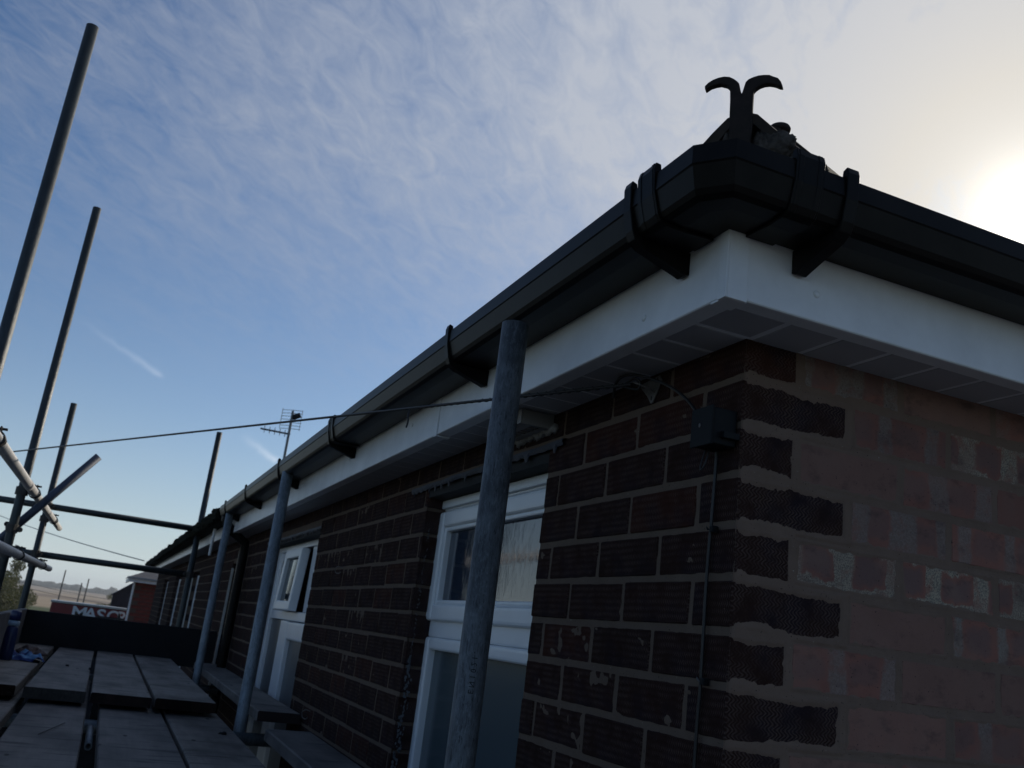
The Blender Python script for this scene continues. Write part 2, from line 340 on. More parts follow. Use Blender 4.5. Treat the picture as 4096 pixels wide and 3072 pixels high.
def link(name, me, m, parent=None, loc=None, **props):
    if not me.materials: me.materials.append(m)
    o = bpy.data.objects.new(name, me); COL.objects.link(o)
    wl = Vector(loc) if loc is not None else Vector((0, 0, 0)); WL[o.name] = wl
    if parent is not None: o.parent = parent; o.location = wl - WL[parent.name]
    else: o.location = wl
    for k, v in props.items(): o[k] = v
    return o
def thing(name, label, cat, loc=(0, 0, 0), group=None):
    o = bpy.data.objects.new(name, None); COL.objects.link(o); o.location = loc; o.empty_display_size = .05; WL[o.name] = Vector(loc)
    o['label'] = label; o['category'] = cat
    if group: o['group'] = group
    return o
def tag(o, label, cat, group=None):
    o['label'] = label; o['category'] = cat
    if group: o['group'] = group
    return o
def recentre(o):                            # put the origin of a mesh thing at its middle base
    me = o.data; xs = [v.co for v in me.vertices]
    c = Vector(((min(v.x for v in xs)+max(v.x for v in xs))/2, (min(v.y for v in xs)+max(v.y for v in xs))/2, min(v.z for v in xs)))
    me.transform(Matrix.Translation(-c)); o.location = o.location + c; WL[o.name] = WL[o.name] + c; return o

EXTRA = {}
# ================================================================== GROUND, FIELDS, HILLS
GZ = -1.9
def gh(x, y):
    d = math.hypot(x + .8, y + 1.1)
    h = GZ + max(0, d - 160) * .0016
    if d > 420 and y > 0: h += 2.6 * (1 - math.exp(-((d - 420) / 320) ** 2)) * (.8 + .5 * noise.noise(Vector((x / 260, y / 400, 3))))
    return h
def m_ground():
    m = bpy.data.materials.new('grass and stubble fields'); m.use_nodes = True; t = NT(m.node_tree); b = t.n['Principled BSDF']
    co = t.new('ShaderNodeTexCoord').outputs['Object']; sp = t.new('ShaderNodeSeparateXYZ'); t.put(sp.inputs[0], co)
    g = t.mix(t.noise(co, .8, 6, .6), (.045, .065, .018), (.10, .12, .045))
    y = t.math('ADD', sp.outputs[1], t.math('MULTIPLY', t.noise(co, .012, 3), 60))
    st = t.mix(t.noise(t.scale(co, (.01, .05, 1)), 2, 4), (.30, .215, .14), (.42, .33, .22))
    st = t.mix(t.ramp(t.math('FRACT', t.math('MULTIPLY', y, .006)), (.35, 0.0), (.4, 1.0), (.7, 1.0), (.75, 0.0)), st, (.22, .16, .11))
    f = t.ramp(t.math('MULTIPLY', y, .005), (.62, 0.0), (.68, 1.0))
    t.put(b.inputs['Base Color'], t.mix(f, g, st)); b.inputs['Roughness'].default_value = .95; b.inputs['Specular IOR Level'].default_value = .1
    return m
M_GR = m_ground()
mb = MB(); mb.box(-7.5, 9.5, -9, 19, GZ - .2, GZ + .02); mb.build('bounce_paving', mat('concrete paving', (.20, .195, .195), .9, bump=.5, bscale=20, var=.2, vscale=2), kind='structure')  # pale ground out of view, added to bounce light onto the soffit
mb = MB(); mb.box(-2.6, -.01, -3, 17.6, GZ + .021, GZ + .05); mb.build('gap_dark_strip', mat('dark strip under gaps', (.014, .011, .009), .95, spec=.05, bump=1, bscale=30, var=.5), kind='structure')  # added dark strip, stands in for the black shade below the board gaps
def ground():
    ds = [0, 6, 15, 30, 60, 100, 150, 220, 300, 380, 450, 520, 600, 700, 820, 1000, 1300, 1800, 2600]; n = 96; mb = MB()
    vs = [(CAM.x, CAM.y, GZ)]; fs = []
    for d in ds[1:]:
        for k in range(n):
            a = 2 * math.pi * k / n; x = CAM.x + d * math.sin(a); y = CAM.y + d * math.cos(a); vs.append((x, y, gh(x, y)))
    for k in range(n): fs.append((0, 1 + (k+1) % n, 1 + k))
    for i in range(len(ds) - 2):
        for k in range(n): a = 1 + i*n; fs.append((a+k, a+(k+1)%n, a+n+(k+1)%n, a+n+k))
    mb.add(vs, fs, True); mb.build('ground', M_GR, kind='structure')
ground()

# ================================================================== THE BUNGALOW (brick by brick)
HOUSE = thing('bungalow', 'dark rustic brick bungalow with white fascia, black gutter and white window, nearest the camera', 'house', (0, 0, GZ))
NEIGH = thing('attached_bungalow', 'far half of the brick terrace with mossy roof edge beyond the black gutter\'s end', 'house', (0, 5.42, GZ))
PITCH_Y, JT = .2055, .010
BRK = {}
def brick_mesh(lx, ly, lz, var):
    k = (round(lx, 3), round(ly, 3), round(lz, 3), var)
    if k not in BRK:
        r = random.Random(hash(k) & 0xffff); mb = MB(); mb.box(-lx/2, lx/2, -ly/2, ly/2, -lz/2, lz/2)
        mb.v = [tuple(c + r.uniform(-.0009, .0009) for c in v) for v in mb.v]
        BRK[k] = mb.mesh('brick', bevel=.0022, seg=1)
    return BRK[k]
def rowz(k): return .469 - .075 * k
def brick(x0, x1, y0, y1, k, m, parent, sink=0):
    zc = rowz(k); lx, ly = x1 - x0, y1 - y0
    if min(lx, ly) < .018: return
    me = brick_mesh(lx, ly, .0645, random.randrange(4))
    key = me.name + m.name
    if me.materials and me.materials[0] != m:
        if key not in EXTRA: c = me.copy(); c.materials.clear(); c.materials.append(m); EXTRA[key] = c
        me = EXTRA[key]
    return link('brick', me, m, parent, ((x0+x1)/2 + sink, (y0+y1)/2, zc + random.uniform(-.001, .001)))
OPEN = [(.68, 1.515, .40), (3.04, 4.43, .378)]
NOPEN = [(5.50, 6.09, .30), (6.95, 7.46, .31), (8.75, 9.55, .31), (11.25, 12.3, .31), (13.8, 14.9, .31)]
def spans(y0, y1, z, opens):
    segs = [(y0, y1)]
    for a, b, zt in opens:
        if z > zt + .02: continue
        out = []
        for s, e in segs:
            if e <= a or s >= b: out.append((s, e)); continue
            if s < a: out.append((s, a))
            if e > b: out.append((b, e))
        segs = out
    return segs
def course(k, ya, yb, opens):
    off = 0 if k % 2 == 0 else PITCH_Y / 2
    n = int((ya - off) / PITCH_Y) - 1; out = []
    while True:
        a = off + n * PITCH_Y; b = a + PITCH_Y; n += 1
        if b <= ya: continue
        if a >= yb: break
        a = max(a, ya); b = min(b, yb)
        for s, e in spans(a, b, rowz(k), opens):
            s2 = s + (JT/2 if abs(s - a) < 1e-6 and a > ya else 0); e2 = e - (JT/2 if abs(e - b) < 1e-6 and b < yb else 0)
            if e2 - s2 > .018: out.append((s2, e2))
    return out
nb = 0; NR = 12
for k in range(NR):
    sp_ = course(k, 0.0, 5.36, OPEN)
    for i, (s, e) in enumerate(sp_):
        j = random.uniform(-.0012, .0012)
        if i == 0:    # quoin brick, seen on both faces
            if k % 2 == 0: brick(0, .0965, 0, e, k, M_RUS, HOUSE)
            else: brick(0, .197, 0, e, k, M_RUS, HOUSE)
        else: brick(j, .1 + j, s + random.uniform(-.0012, .0012), e + random.uniform(-.0012, .0012), k, M_RUS, HOUSE)
        nb += 1
stuffm = MB()
# (course, place) -> first pale bar along the brick (in tenths of a metre), bar width, paleness
KISS = {(0, 0): (.60, .60, .80), (0, 1): (0, .3, 0), (1, 0): (.48, .26, .75), (1, 1): (.165, .36, .90), (2, 0): (0, .3, 0), (2, 1): (.53, .42, .60), (2, 2): (.1, .3, .05),
        (3, 0): (.73, .58, .70), (3, 1): (.135, .26, .60), (4, 0): (.73, .33, 1.0), (4, 1): (.50, .30, 1.0), (4, 2): (.3, .35, .95), (5, 0): (0, .3, 0), (5, 1): (.0, .20, .84),
        (6, 0): (.63, .34, .60), (6, 1): (0, .3, 0), (7, 0): (.2, .3, .03), (7, 1): (.5, .3, .7), (8, 0): (.1, .3, 0)}
for k in range(NR):                      # the end wall to the right of the quoin
    x = (.0965 if k % 2 == 0 else .197) + (.014 if k % 2 else .012)
    nk = 0
    while x < 3.4:
        L = .1955
        if x < 1.0 and k < 9:
            ob = brick(x, x + L, random.uniform(-.0012, .0006), .1, k, M_FLE, HOUSE); nb += 1
            pat = KISS.get((k, nk)) or (random.random(), random.uniform(.25, .45), random.choice((0, 0, .4, .7, .95)))
            ob.color = pat + (1,); nk += 1
        else: stuffm.box(x, x + L, 0, .1, rowz(k) - .032, rowz(k) + .032)
        x += PITCH_Y
for k in range(NR, 31):
    for s, e in course(k, 0, 5.36, OPEN): stuffm.box(0, .1, s, e, rowz(k) - .032, rowz(k) + .032)
    x = .11
    while x < 3.4: stuffm.box(x, x + .1955, 0, .1, rowz(k) - .032, rowz(k) + .032); x += PITCH_Y
stuffm.build('lower_brickwork', M_RUS, HOUSE, kind='stuff')
cnt = 0; rest = MB(); allb = []
for k in range(31):
    for s, e in course(k, 5.36, 17.45, NOPEN): allb.append((s, e, k))
allb.sort(key=lambda q: (q[2] >= NR, q[0]))
for s, e, k in allb:
    if cnt < 290 and k < NR: brick(0, .1, s, e, k, M_RUS, NEIGH); cnt += 1
    else: rest.box(0, .1, s, e, rowz(k) - .032, rowz(k) + .032)
rest.build('far_brickwork', M_RUS, NEIGH, kind='stuff')
print('bricks near', nb, 'far', cnt)

# mortar: a real relief sheet; recessed on the long wall, smeared flush and ragged on the end wall
def fbm(x, y, s): return noise.fractal(Vector((x, y, s)), .9, 2.1, 4)
def long_sheet(y0, y1, z0, z1, res, parent, opens, name='mortar_joints'):
    ny = max(2, int((y1 - y0) / res)); nz = max(2, int((z1 - z0) / min(res, .012))); mb = MB(); vs = []
    for i in range(ny + 1):
        y = y0 + (y1 - y0) * i / ny
        for j in range(nz + 1):
            z = z0 + (z1 - z0) * j / nz
            h = .0018 + fbm(y * 40, z * 40, 1) * .0011 - max(0, fbm(y * 24, z * 42, 5) - .64) * .006
            vs.append((h, y, z))
    fs = [(i*(nz+1)+j, (i+1)*(nz+1)+j, (i+1)*(nz+1)+j+1, i*(nz+1)+j+1) for i in range(ny) for j in range(nz)]
    mb.add(vs, fs, True); mb.build(name, M_MOR, parent)
segs = [(0.0005, .678, -.5, .487, .005), (.678, 1.517, .43, .487, .012), (1.517, 3.038, -.5, .487, .010), (3.038, 4.432, .40, .487, .03), (4.432, 5.36, -.5, .487, .02)]
for a, b, z0, z1, r in segs: long_sheet(a, b, z0, z1, r, HOUSE, OPEN)
def gable_sheet():
    x0, x1, z0, z1, r = .0006, 1.1, -.22, .4895, .0024
    nx = int((x1 - x0) / r); nz = int((z1 - z0) / r); vs = []
    for i in range(nx + 1):
        x = x0 + (x1 - x0) * i / nx
        for j in range(nz + 1):
            z = z0 + (z1 - z0) * j / nz
            k = int(round((.469 - z) / .075)); zc = rowz(k)
            rust = (.0965 if k % 2 == 0 else .197)
            if x < rust: dxe = rust - x + (.004 if x > .02 else 0)
            else:
                st = rust + (.014 if k % 2 else .012); u = (x - st) % PITCH_Y
                dxe = min(u, .1955 - u) if u < .1955 else -.003
                if x < st: dxe = -.004
            dze = .032 - abs(z - zc)
            d = min(dxe, dze)                               # depth inside the brick face, negative in the joint
            rg = fbm(x * 60, z * 60, 2); lo_ = noise.noise(Vector((x * 11, z * 15, 4)))
            smear = (.0018 + .0075 * lo_ + .0022 * noise.noise(Vector((x * 260, z * 120, 3))) + .004 * max(0, noise.noise(Vector((x * 34, z * 46, 9))) - .15)) if x < rust else (-.0004 + .0042 * lo_)
            h = -.0011 + (d - smear) * .32 + rg * .0013
            if d < 0: h = (-.0014 if x < rust + .012 else .0004) + rg * .0011
            h = min(.004, h); h = max(h, -.0022)
            if x < .008: h = h * x / .008 + .0022 * (1 - x / .008)
            vs.append((x, h, z))
    fs = [(i*(nz+1)+j, (i+1)*(nz+1)+j, (i+1)*(nz+1)+j+1, i*(nz+1)+j+1) for i in range(nx) for j in range(nz)]
    mb = MB(); mb.add(vs, fs, True); mb.build('smeared_mortar', M_MORG, HOUSE)
gable_sheet()
core = MB()
def corebox(a, b, z0, z1): core.box(.0062, .30, a, b, z0, z1)
for a, b in ((.006, .674), (1.521, 3.034), (4.436, 5.357)): corebox(a, b, GZ - .1, .62)
corebox(.674, 1.521, .432, .62); corebox(3.034, 4.436, .405, .62); corebox(.674, 1.521, GZ - .1, -1.0)
core.box(.301, 7.2, .0062, .30, GZ - .1, .62); core.box(7.0, 7.2, .301, 5.3, GZ - .1, .62)
core.build('inner_wall', M_MOR, HOUSE)
ncore = MB()
ys = [5.361] + [v for a, b, _ in NOPEN for v in (a - .004, b + .004)] + [17.44]
for i in range(0, len(ys), 2): ncore.box(.004, .3, ys[i], ys[i+1], GZ - .1, .62)
for a, b, zt in NOPEN: ncore.box(.004, .3, a - .004, b + .004, zt + .03, .62)
ncore.box(.3, 7.2, 17.2, 17.44, GZ - .1, .62); ncore.box(7.0, 7.2, 5.36, 17.2, GZ - .1, .62)
ncore.build('inner_wall', M_MOR, NEIGH)

# stains: runs of old sealant down the far reveal of the window
mb = MB(); random.seed(3); z = -.44
while z < .30:
    s_ = (random.uniform(.0012, .0034) if z < -.06 else random.uniform(.0004, .0014)); y = 1.5135; x = .018 + .010 * noise.noise(Vector((z * 9, 2, 1))) + random.uniform(-.006, .006) * (1.6 if z < -.12 else .6)
    if random.random() < (.95 if z < -.02 else .55):
        pts_ = [(x + math.cos(q * 1.05) * s_ * random.uniform(.5, 1.3), z + math.sin(q * 1.05) * s_ * 1.8 * random.uniform(.5, 1.3)) for q in range(6)]
        mb.add([(a_, y, b_) for a_, b_ in pts_] + [(a_, y + .004, b_) for a_, b_ in pts_], [tuple(range(6)), tuple(range(6, 12))[::-1]] + [(q, (q+1) % 6, 6 + (q+1) % 6, 6 + q) for q in range(6)])
    z += random.uniform(.0015, .004)
mb.build('sealant_smears', mat('grey sealant', (.13, .15, .17), .7, bump=.8), HOUSE, kind='stuff')

# lintel with its torn felt strip
L1 = MB(); L1.box(.004, .10, .655, 1.60, .388, .431); L1.build('lintel', M_DARK, HOUSE)
def felt(y0, y1, z, parent, seed, out=.012):
    n = int((y1 - y0) / .006); vs = []; fs = []
    for i in range(n + 1):
        y = y0 + (y1 - y0) * i / n; dz = .012 + .012 * abs(noise.noise(Vector((y * 22, seed, 1)))) + (.012 if noise.noise(Vector((y * 40, seed, 7))) > .28 else 0)
        o = out * (.75 + .3 * noise.noise(Vector((y * 9, seed, 3))))
        vs += [(.004, y, z + .004), (-o, y, z + .001), (-o - .001, y, z - dz * .5), (-o * .8, y, z - dz), (-o * .8 + .002, y, z - dz), (-o + .0015, y, z - dz * .5), (.004, y, z - .002)]
    m = 7
    for i in range(n):
        for k in range(m - 1): fs.append((i*m+k, i*m+k+1, (i+1)*m+k+1, (i+1)*m+k))
    mb = MB(); mb.add(vs, fs); return mb.build('felt_strip', M_FELT, parent)
felt(.60, 1.66, .424, HOUSE, 1); felt(3.0, 4.5, .402, HOUSE, 5, .009)
MB().box(.004, .10, 3.0, 4.5, .374, .404).build('lintel', M_DARK, HOUSE)

# ---- windows
def rail(mb, x0, x1, y0, y1, z0, z1): mb.box(x0, x1, y0, y1, z0, z1)
def ring(name, x0, x1, y0, y1, z0, z1, w_, parent, bev=.004, wb=None, wt=None):
    """four mitre-less members butted end to end"""
    wb = wb if wb is not None else w_; wt = wt if wt is not None else w_
    mb = MB(); mb.box(x0, x1, y0, y0 + w_, z0, z1); mb.box(x0, x1, y1 - w_, y1, z0, z1)
    mb.box(x0 + .0006, x1, y0 + w_, y1 - w_, z0, z0 + wb); mb.box(x0 + .0006, x1, y0 + w_, y1 - w_, z1 - wt, z1)
    return mb.build(name, M_UPVC, parent, bevel=bev, seg=3)
def pane(y0, y1, z0, z1, x, parent, m=None): return MB().box(x, x + .006, y0, y1, z0, z1).build('pane', m or M_GLASS, parent)
f = ring('window_frame', .060, .125, .695, 1.552, -1.0, .386, .030, HOUSE, .005)
WIN = f
MB().box(.0615, .123, .7255, 1.5215, -.004, .046).build('transom', M_UPVC, f, bevel=.006, seg=3)
s1 = ring('top_sash', .047, .100, .722, 1.528, .040, .352, .046, f, .010)
ring('glazing_bead', .0555, .080, .767, 1.483, .0855, .307, .013, s1, .006)
pane(.775, 1.475, .093, .300, .0735, f)
s2 = ring('lower_bead', .054, .100, .7257, 1.521, -.97, -.0045, .034, f, .010)
pane(.755, 1.492, -.95, -.036, .078, f, M_FROST)
MB().box(.0635, .12, .70, 1.548, .3862, .3878).build('head_trim', M_UPVC, f)
MB().box(.049, .0592, .70, 1.56, .362, .3855).build('cover_strip', M_UPVC, f, bevel=.003)
# the white door beyond the second post
d = ring('door_frame', .055, .125, 3.05, 4.425, -.95, .374, .075, HOUSE, .006, wt=.03)
MB().box(.057, .12, 3.126, 4.349, -.016, .030).build('transom', M_UPVC, d, bevel=.006)
MB().box(.056, .12, 3.78, 3.96, -.90, -.017).build('mullion', M_UPVC, d, bevel=.008, seg=3)
ring('fixed_light', .060, .105, 3.985, 4.349, .031, .343, .05, d, .008)
pane(4.02, 4.31, .07, .30, .085, d, M_GLASS2)
MB().box(.075, .09, 3.97, 4.345, -.88, -.02).build('side_panel', M_DOORP, d)
ring('door_leaf', .046, .100, 3.13, 3.775, -.90, -.020, .085, d, .010)
MB().box(.07, .09, 3.21, 3.70, -.83, -.09).build('leaf_panel', M_DOORP, d, bevel=.004)
MB().box(.072, .088, 3.13, 3.50, .032, .344).build('fixed_panel', M_UPVC, d)
# small top hung sash, left a little open
sash = MB(); W0, W1, Z0, Z1 = 3.53, 3.975, .030, .336
sash.box(-.022, .020, W0, W0 + .05, Z0, Z1); sash.box(-.022, .020, W1 - .05, W1, Z0, Z1)
sash.box(-.0215, .020, W0 + .05, W1 - .05, Z0, Z0 + .045); sash.box(-.0215, .020, W0 + .05, W1 - .05, Z1 - .045, Z1)
a = math.radians(3.5)
def tilt(mb):
    mb.v = [((x - 0) * math.cos(a) + (z - Z1) * math.sin(a) + .045, y, Z1 + (z - Z1) * math.cos(a) - x * math.sin(a)) for x, y, z in mb.v]; return mb
so_ = tilt(sash).build('opening_sash', M_UPVC, d, bevel=.006)
tilt(MB().box(-.002, .004, W0 + .045, W1 - .045, Z0 + .04, Z1 - .04)).build('pane', M_GLASS2, so_)

# ---- eaves: fascia, soffit
FX = -.134
MB().box(FX, -.118, -.134, 1.088, .4845, .652).build('fascia_board', M_FASC, HOUSE, bevel=.004, seg=3)
MB().box(FX + .0006, -.118, 1.0885, 5.33, .4845, .652).build('fascia_board', M_FASC, HOUSE, bevel=.004, seg=3)
MB().box(-.1175, 3.4, -.134, -.118, .4845, .652).build('fascia_board', M_FASC, HOUSE, bevel=.004, seg=3)
MB().box(-.1372, -.1342, 1.078, 1.098, .4835, .64).box(-.1372, -.100, 1.078, 1.098, .4800, .4834).build('fascia_joint_cover', M_FASC, HOUSE, bevel=.001)
# angle cover round the outer corner
MB().box(-.1372, -.1342, -.1372, -.118, .4815, .645).box(-.1341, -.102, -.1372, -.1342, .4815, .645).box(-.1341, -.1000, -.1341, -.0985, .4812, .4842).build('fascia_corner_cover', M_FASC, HOUSE, bevel=.001)
def cap(x, y, z, axis):
    n = 14; mb = MB(); r = .0058; vs = []; ctr = None
    for q, (rr_, h) in enumerate(((r, 0), (r * .9, .0016), (r * .5, .0026))):
        for k in range(n):
            a_ = 2*math.pi*k/n; u, v_ = rr_*math.cos(a_), rr_*math.sin(a_)
            vs.append((x - h, y + u, z + v_) if axis == 'x' else (x + u, y - h, z + v_))
    fs = [(i*n+k, i*n+(k+1)%n, (i+1)*n+(k+1)%n, (i+1)*n+k) for i in range(2) for k in range(n)] + [tuple(range(2*n, 3*n))]
    mb.add(vs, fs, True); mb.build('nail_cap', M_FASC, HOUSE)
for y in (.081, .70, 1.32, 2.05, 2.9, 3.6, 4.6): cap(FX - .0001, y, .513 if y < .5 else .55, 'x')
for y in (.088, 1.35, 1.36): cap(FX - .0001, y, .60, 'x')
for x in (.017, .62): cap(x, -.1341, .526, 'y')
# fascia return and soffit boards, one by one
MB().box(-.1178, -.098, -.0985, 5.33, .4868, .4930).build('fascia_return', M_FASC, HOUSE)
MB().box(-.1178, 3.4, -.1178, -.099, .4868, .4930).build('fascia_return', M_FASC, HOUSE)
y = .025 - .0925 - .030
bl, br_ = {}, {}
while y < 5.3:
    a0 = y + .0045; a1 = min(y + .0925 - .0045, 5.32)
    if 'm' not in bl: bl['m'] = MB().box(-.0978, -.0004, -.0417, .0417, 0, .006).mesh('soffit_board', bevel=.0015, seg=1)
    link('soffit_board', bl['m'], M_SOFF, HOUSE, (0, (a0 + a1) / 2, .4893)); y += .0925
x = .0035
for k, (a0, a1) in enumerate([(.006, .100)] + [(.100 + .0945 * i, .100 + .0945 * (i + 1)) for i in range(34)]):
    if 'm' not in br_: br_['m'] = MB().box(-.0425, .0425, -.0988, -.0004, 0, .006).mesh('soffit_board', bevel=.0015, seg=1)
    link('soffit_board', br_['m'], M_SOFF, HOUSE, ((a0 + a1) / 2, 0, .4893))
MB().box(-.0978, -.0002, -.0985, 5.33, .4905, .4985).build('soffit_backing', M_FASC, HOUSE)  # brighter than the boards, painting the light caught in the grooves
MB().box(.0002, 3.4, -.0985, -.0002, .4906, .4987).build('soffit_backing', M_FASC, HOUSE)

# ---- roof slopes, hip tiles
TP = .69
def slope_sheet(mb, P, n):       # P: eave a, eave b, top b, top a  -> stepped tile courses
    A, B, Cc, Dd = [Vector(p) for p in P]
    for i in range(n):
        t0, t1 = i / n, (i + 1) / n
        a0, b0 = A.lerp(Dd, t0), B.lerp(Cc, t0); a1, b1 = A.lerp(Dd, t1), B.lerp(Cc, t1)
        up = Vector((0, 0, .012)); dnv = Vector((0, 0, -.02))
        mb.add([a0 + dnv, b0 + dnv, b1 + dnv, a1 + dnv, a0 + up, b0 + up, b1, a1],
               [(0,3,2,1),(4,5,6,7),(0,1,5,4),(1,2,6,5),(2,3,7,6),(3,0,4,7)])
EZ = .650; RG = 3.6; RZ = EZ + (RG + .2) * TP
mb = MB(); slope_sheet(mb, [(-.2, 5.4, EZ), (-.2, -.2, EZ), (RG, RG, RZ), (RG, 5.4, RZ)], 24); mb.build('roof_slope', M_TILE, HOUSE)
mb = MB(); slope_sheet(mb, [(-.2, -.2, EZ), (7.4, -.2, EZ), (RG, RG, RZ), (RG, RG, RZ)], 24); mb.build('roof_slope', M_TILE, HOUSE)
mb = MB(); slope_sheet(mb, [(7.4, -.2, EZ), (7.4, 5.4, EZ), (RG, 5.4, RZ), (RG, RG, RZ)], 24); mb.build('roof_slope', M_TILE, HOUSE)
mb = MB(); slope_sheet(mb, [(-.2, 17.6, EZ - .02), (-.2, 5.41, EZ - .02), (RG, 5.41, RZ), (RG, 13.8, RZ)], 24)
slope_sheet(mb, [(7.4, 5.41, EZ), (7.4, 17.6, EZ), (RG, 13.8, RZ), (RG, 5.41, RZ)], 24); slope_sheet(mb, [(7.4, 17.6, EZ), (-.2, 17.6, EZ), (RG, 13.8, RZ), (RG, 13.8, RZ)], 24)
mb.build('roof_slope', M_TILE, NEIGH)
MB().add([(-.11, -.11, .651), (7.3, -.11, .651), (7.3, 5.39, .651), (-.11, 5.39, .651)], [(0, 1, 2, 3)]).build('ceiling', M_DARK, HOUSE)
hd = Vector((1, 1, TP)).normalized(); hw = Vector((1, -1, 0)).normalized(); hn = hd.cross(hw) * -1
if hn.z < 0: hn = -hn
def hip_tile(s, raise_):
    o = Vector((-.094, -.094, .7555)) + hd * s + hn * raise_; mb = MB(); vs = []; fs = []
    prof = [(-.092, -.030), (-.068, -.010), (-.044, .012), (-.022, .032), (0, .040), (.022, .032), (.044, .012), (.068, -.010), (.092, -.030)]
    prof = prof + [(u * .86, v - .013) for u, v in prof[::-1]]
    n = len(prof); L = .25; K = 5
    for i in range(K + 1):
        for j, (u, v) in enumerate(prof):
            p = o + hd * (L * i / K) + hw * u + hn * (v + .0025 * noise.noise(Vector((u * 40, i * .7 + s * 9, j * .3))))
            vs.append(p)
    for i in range(K):
        for k in range(n): fs.append((i*n+k, i*n+(k+1)%n, (i+1)*n+(k+1)%n, (i+1)*n+k))
    h = n // 2
    for r in (0, K):
        for k in range(h - 1): fs.append((r*n+k, r*n+k+1, r*n+n-2-k, r*n+n-1-k))
    mb.add(vs, fs, False); return mb.build('hip_tile', M_TILE, HOUSE)
for i in range(8): hip_tile(i * .235, .006 * (1 if i else 0))
def lump(c, r, m, name, parent, seed=0, sub=3, amp=.4, fr=1.0, diag=False):
    bm = bmesh.new(); bmesh.ops.create_icosphere(bm, subdivisions=sub, radius=1)
    for v in bm.verts:
        k = 1 + amp * noise.fractal(v.co * 1.8 * fr + Vector((seed, 2.1 * seed, 0)), .8, 2.2, 4)
        v.co = Vector((v.co.x * r[0], v.co.y * r[1], v.co.z * r[2])) * k
        if diag: v.co = hw * v.co.x + Vector((.7071, .7071, 0)) * v.co.y + Vector((0, 0, v.co.z))
    me = bpy.data.meshes.new(name); bm.to_mesh(me); bm.free()
    for p in me.polygons: p.use_smooth = True
    return link(name, me, m, parent, c)
bc = Vector((-.096, -.096, .750))
for j, (u, v, e_, rr_) in enumerate([(.045, -.010, .006, (.030, .012, .024)), (.026, -.012, -.002, (.012, .010, .026)), (-.052, -.022, .004, (.026, .010, .014)), (-.022, -.004, .002, (.007, .008, .026)), (-.040, -.036, -.004, (.020, .010, .012)), (.070, -.034, .010, (.020, .014, .011)), (.060, -.040, -.004, (.03, .012, .010)),
        (.086, -.040, .035, (.014, .03, .010)), (.090, -.042, .075, (.014, .035, .009)), (.092, -.043, .12, (.014, .035, .009)), (.094, -.044, .17, (.014, .04, .008)), (-.084, -.036, .02, (.016, .03, .008)), (0, -.04, .004, (.05, .012, .012))]):
    lump(bc + hw * u + hn * v + hd * e_, rr_, M_HMORT, 'bedding_mortar', HOUSE, seed=j + 3, amp=.26, fr=2.4, sub=4, diag=True)

# ---- gutter
GP = [(.003, .645), (.003, .580), (.055, .5785), (.080, .5800), (.0895, .5835), (.0940, .5905), (.1022, .6200), (.1040, .6222), (.1040, .648)]
def gprof(t=.0022, off=0.0):
    out = [(u + (off if i > 5 else 0), z) for i, (u, z) in enumerate(GP)]
    inn = [(max(u - t, .0052), z + (t if 1 <= i <= 5 else 0)) for i, (u, z) in enumerate(GP)]
    return out + inn[::-1]
def posL(u, z, y): return (FX - u, y, z)
def posCL(u, z): return (FX - u, FX - u * .56, z)
def posCR(u, z): return (FX - u * .66, FX - u, z)
def posR(u, z, x): return (x, FX - u, z)
def gsweep(mb, prof, rings):
    n = len(prof); o = []; fs = []
    for r in rings: o += [r(u, z) for u, z in prof]
    for i in range(len(rings) - 1):
        for k in range(n): fs.append((i*n+k, i*n+(k+1)%n, (i+1)*n+(k+1)%n, (i+1)*n+k))
    h = n // 2
    for r in (0, len(rings) - 1):
        for k in range(h - 1): fs.append((r*n+k, r*n+k+1, r*n+n-2-k, r*n+n-1-k))
    mb.add(o, fs); return mb
g = gprof()
GL = gsweep(MB(), g, [lambda u, z: posL(u, z, 5.33), lambda u, z: posL(u, z, 1.94)]).build('gutter', M_BLACK, HOUSE)
GL2 = gsweep(MB(), g, [lambda u, z: posL(u, z, 1.936), lambda u, z: posL(u, z, -.080)]).build('gutter', M_BLACK, HOUSE)
GC = gsweep(MB(), g, [lambda u, z: posL(u, z, -.0805), posCL, posCR, lambda u, z: posR(u, z, -.0875)]).build('gutter_corner', M_BLACK, HOUSE)
GR = gsweep(MB(), g, [lambda u, z: posR(u, z, -.087), lambda u, z: posR(u, z, 3.4)]).build('gutter', M_BLACK, HOUSE)
INNER = [(.1045, .650), (.1043, .6220), (.1026, .6198), (.0943, .5903), (.0898, .5832), (.080, .5796), (.055, .5781)]
SUP = [(0, .545), (.008, .542), (.016, .545), (.050, .556), (.082, .566), (.0945, .575), (.1000, .588), (.1065, .618), (.1085, .655), (.106, .664), (.098, .661), (.0965, .652)] + INNER + [(0, .5795)]
WRAP = [(.004, .5750), (.055, .5735), (.081, .5752), (.0920, .5795), (.0975, .5890), (.1055, .6190), (.1085, .655), (.106, .665), (.098, .664), (.0965, .653)] + INNER + [(.004, .5792)]
def fit(prof, c, wd, side, name, parent, sc=1.0):
    mb = MB()
    p = [(u * sc, z) for u, z in prof]
    if side == 'L': mb.prism(p, lambda q, a_: (FX - q[0] - .0002, a_, q[1]), c - wd/2, c + wd/2)
    else: mb.prism(p, lambda q, a_: (a_, FX - q[0] - .0002, q[1]), c - wd/2, c + wd/2)
    return mb.build(name, M_BLACK, parent, bevel=.0009, seg=1)
for c, par in ((-.030, GL2), (.765, GL2), (3.02, GL), (4.10, GL), (5.05, GL)): fit(SUP, c, .020, 'L', 'gutter_bracket', par)
fit(SUP, -.018, .020, 'R', 'gutter_bracket', GR); fit(SUP, .78, .020, 'R', 'gutter_bracket', GR)
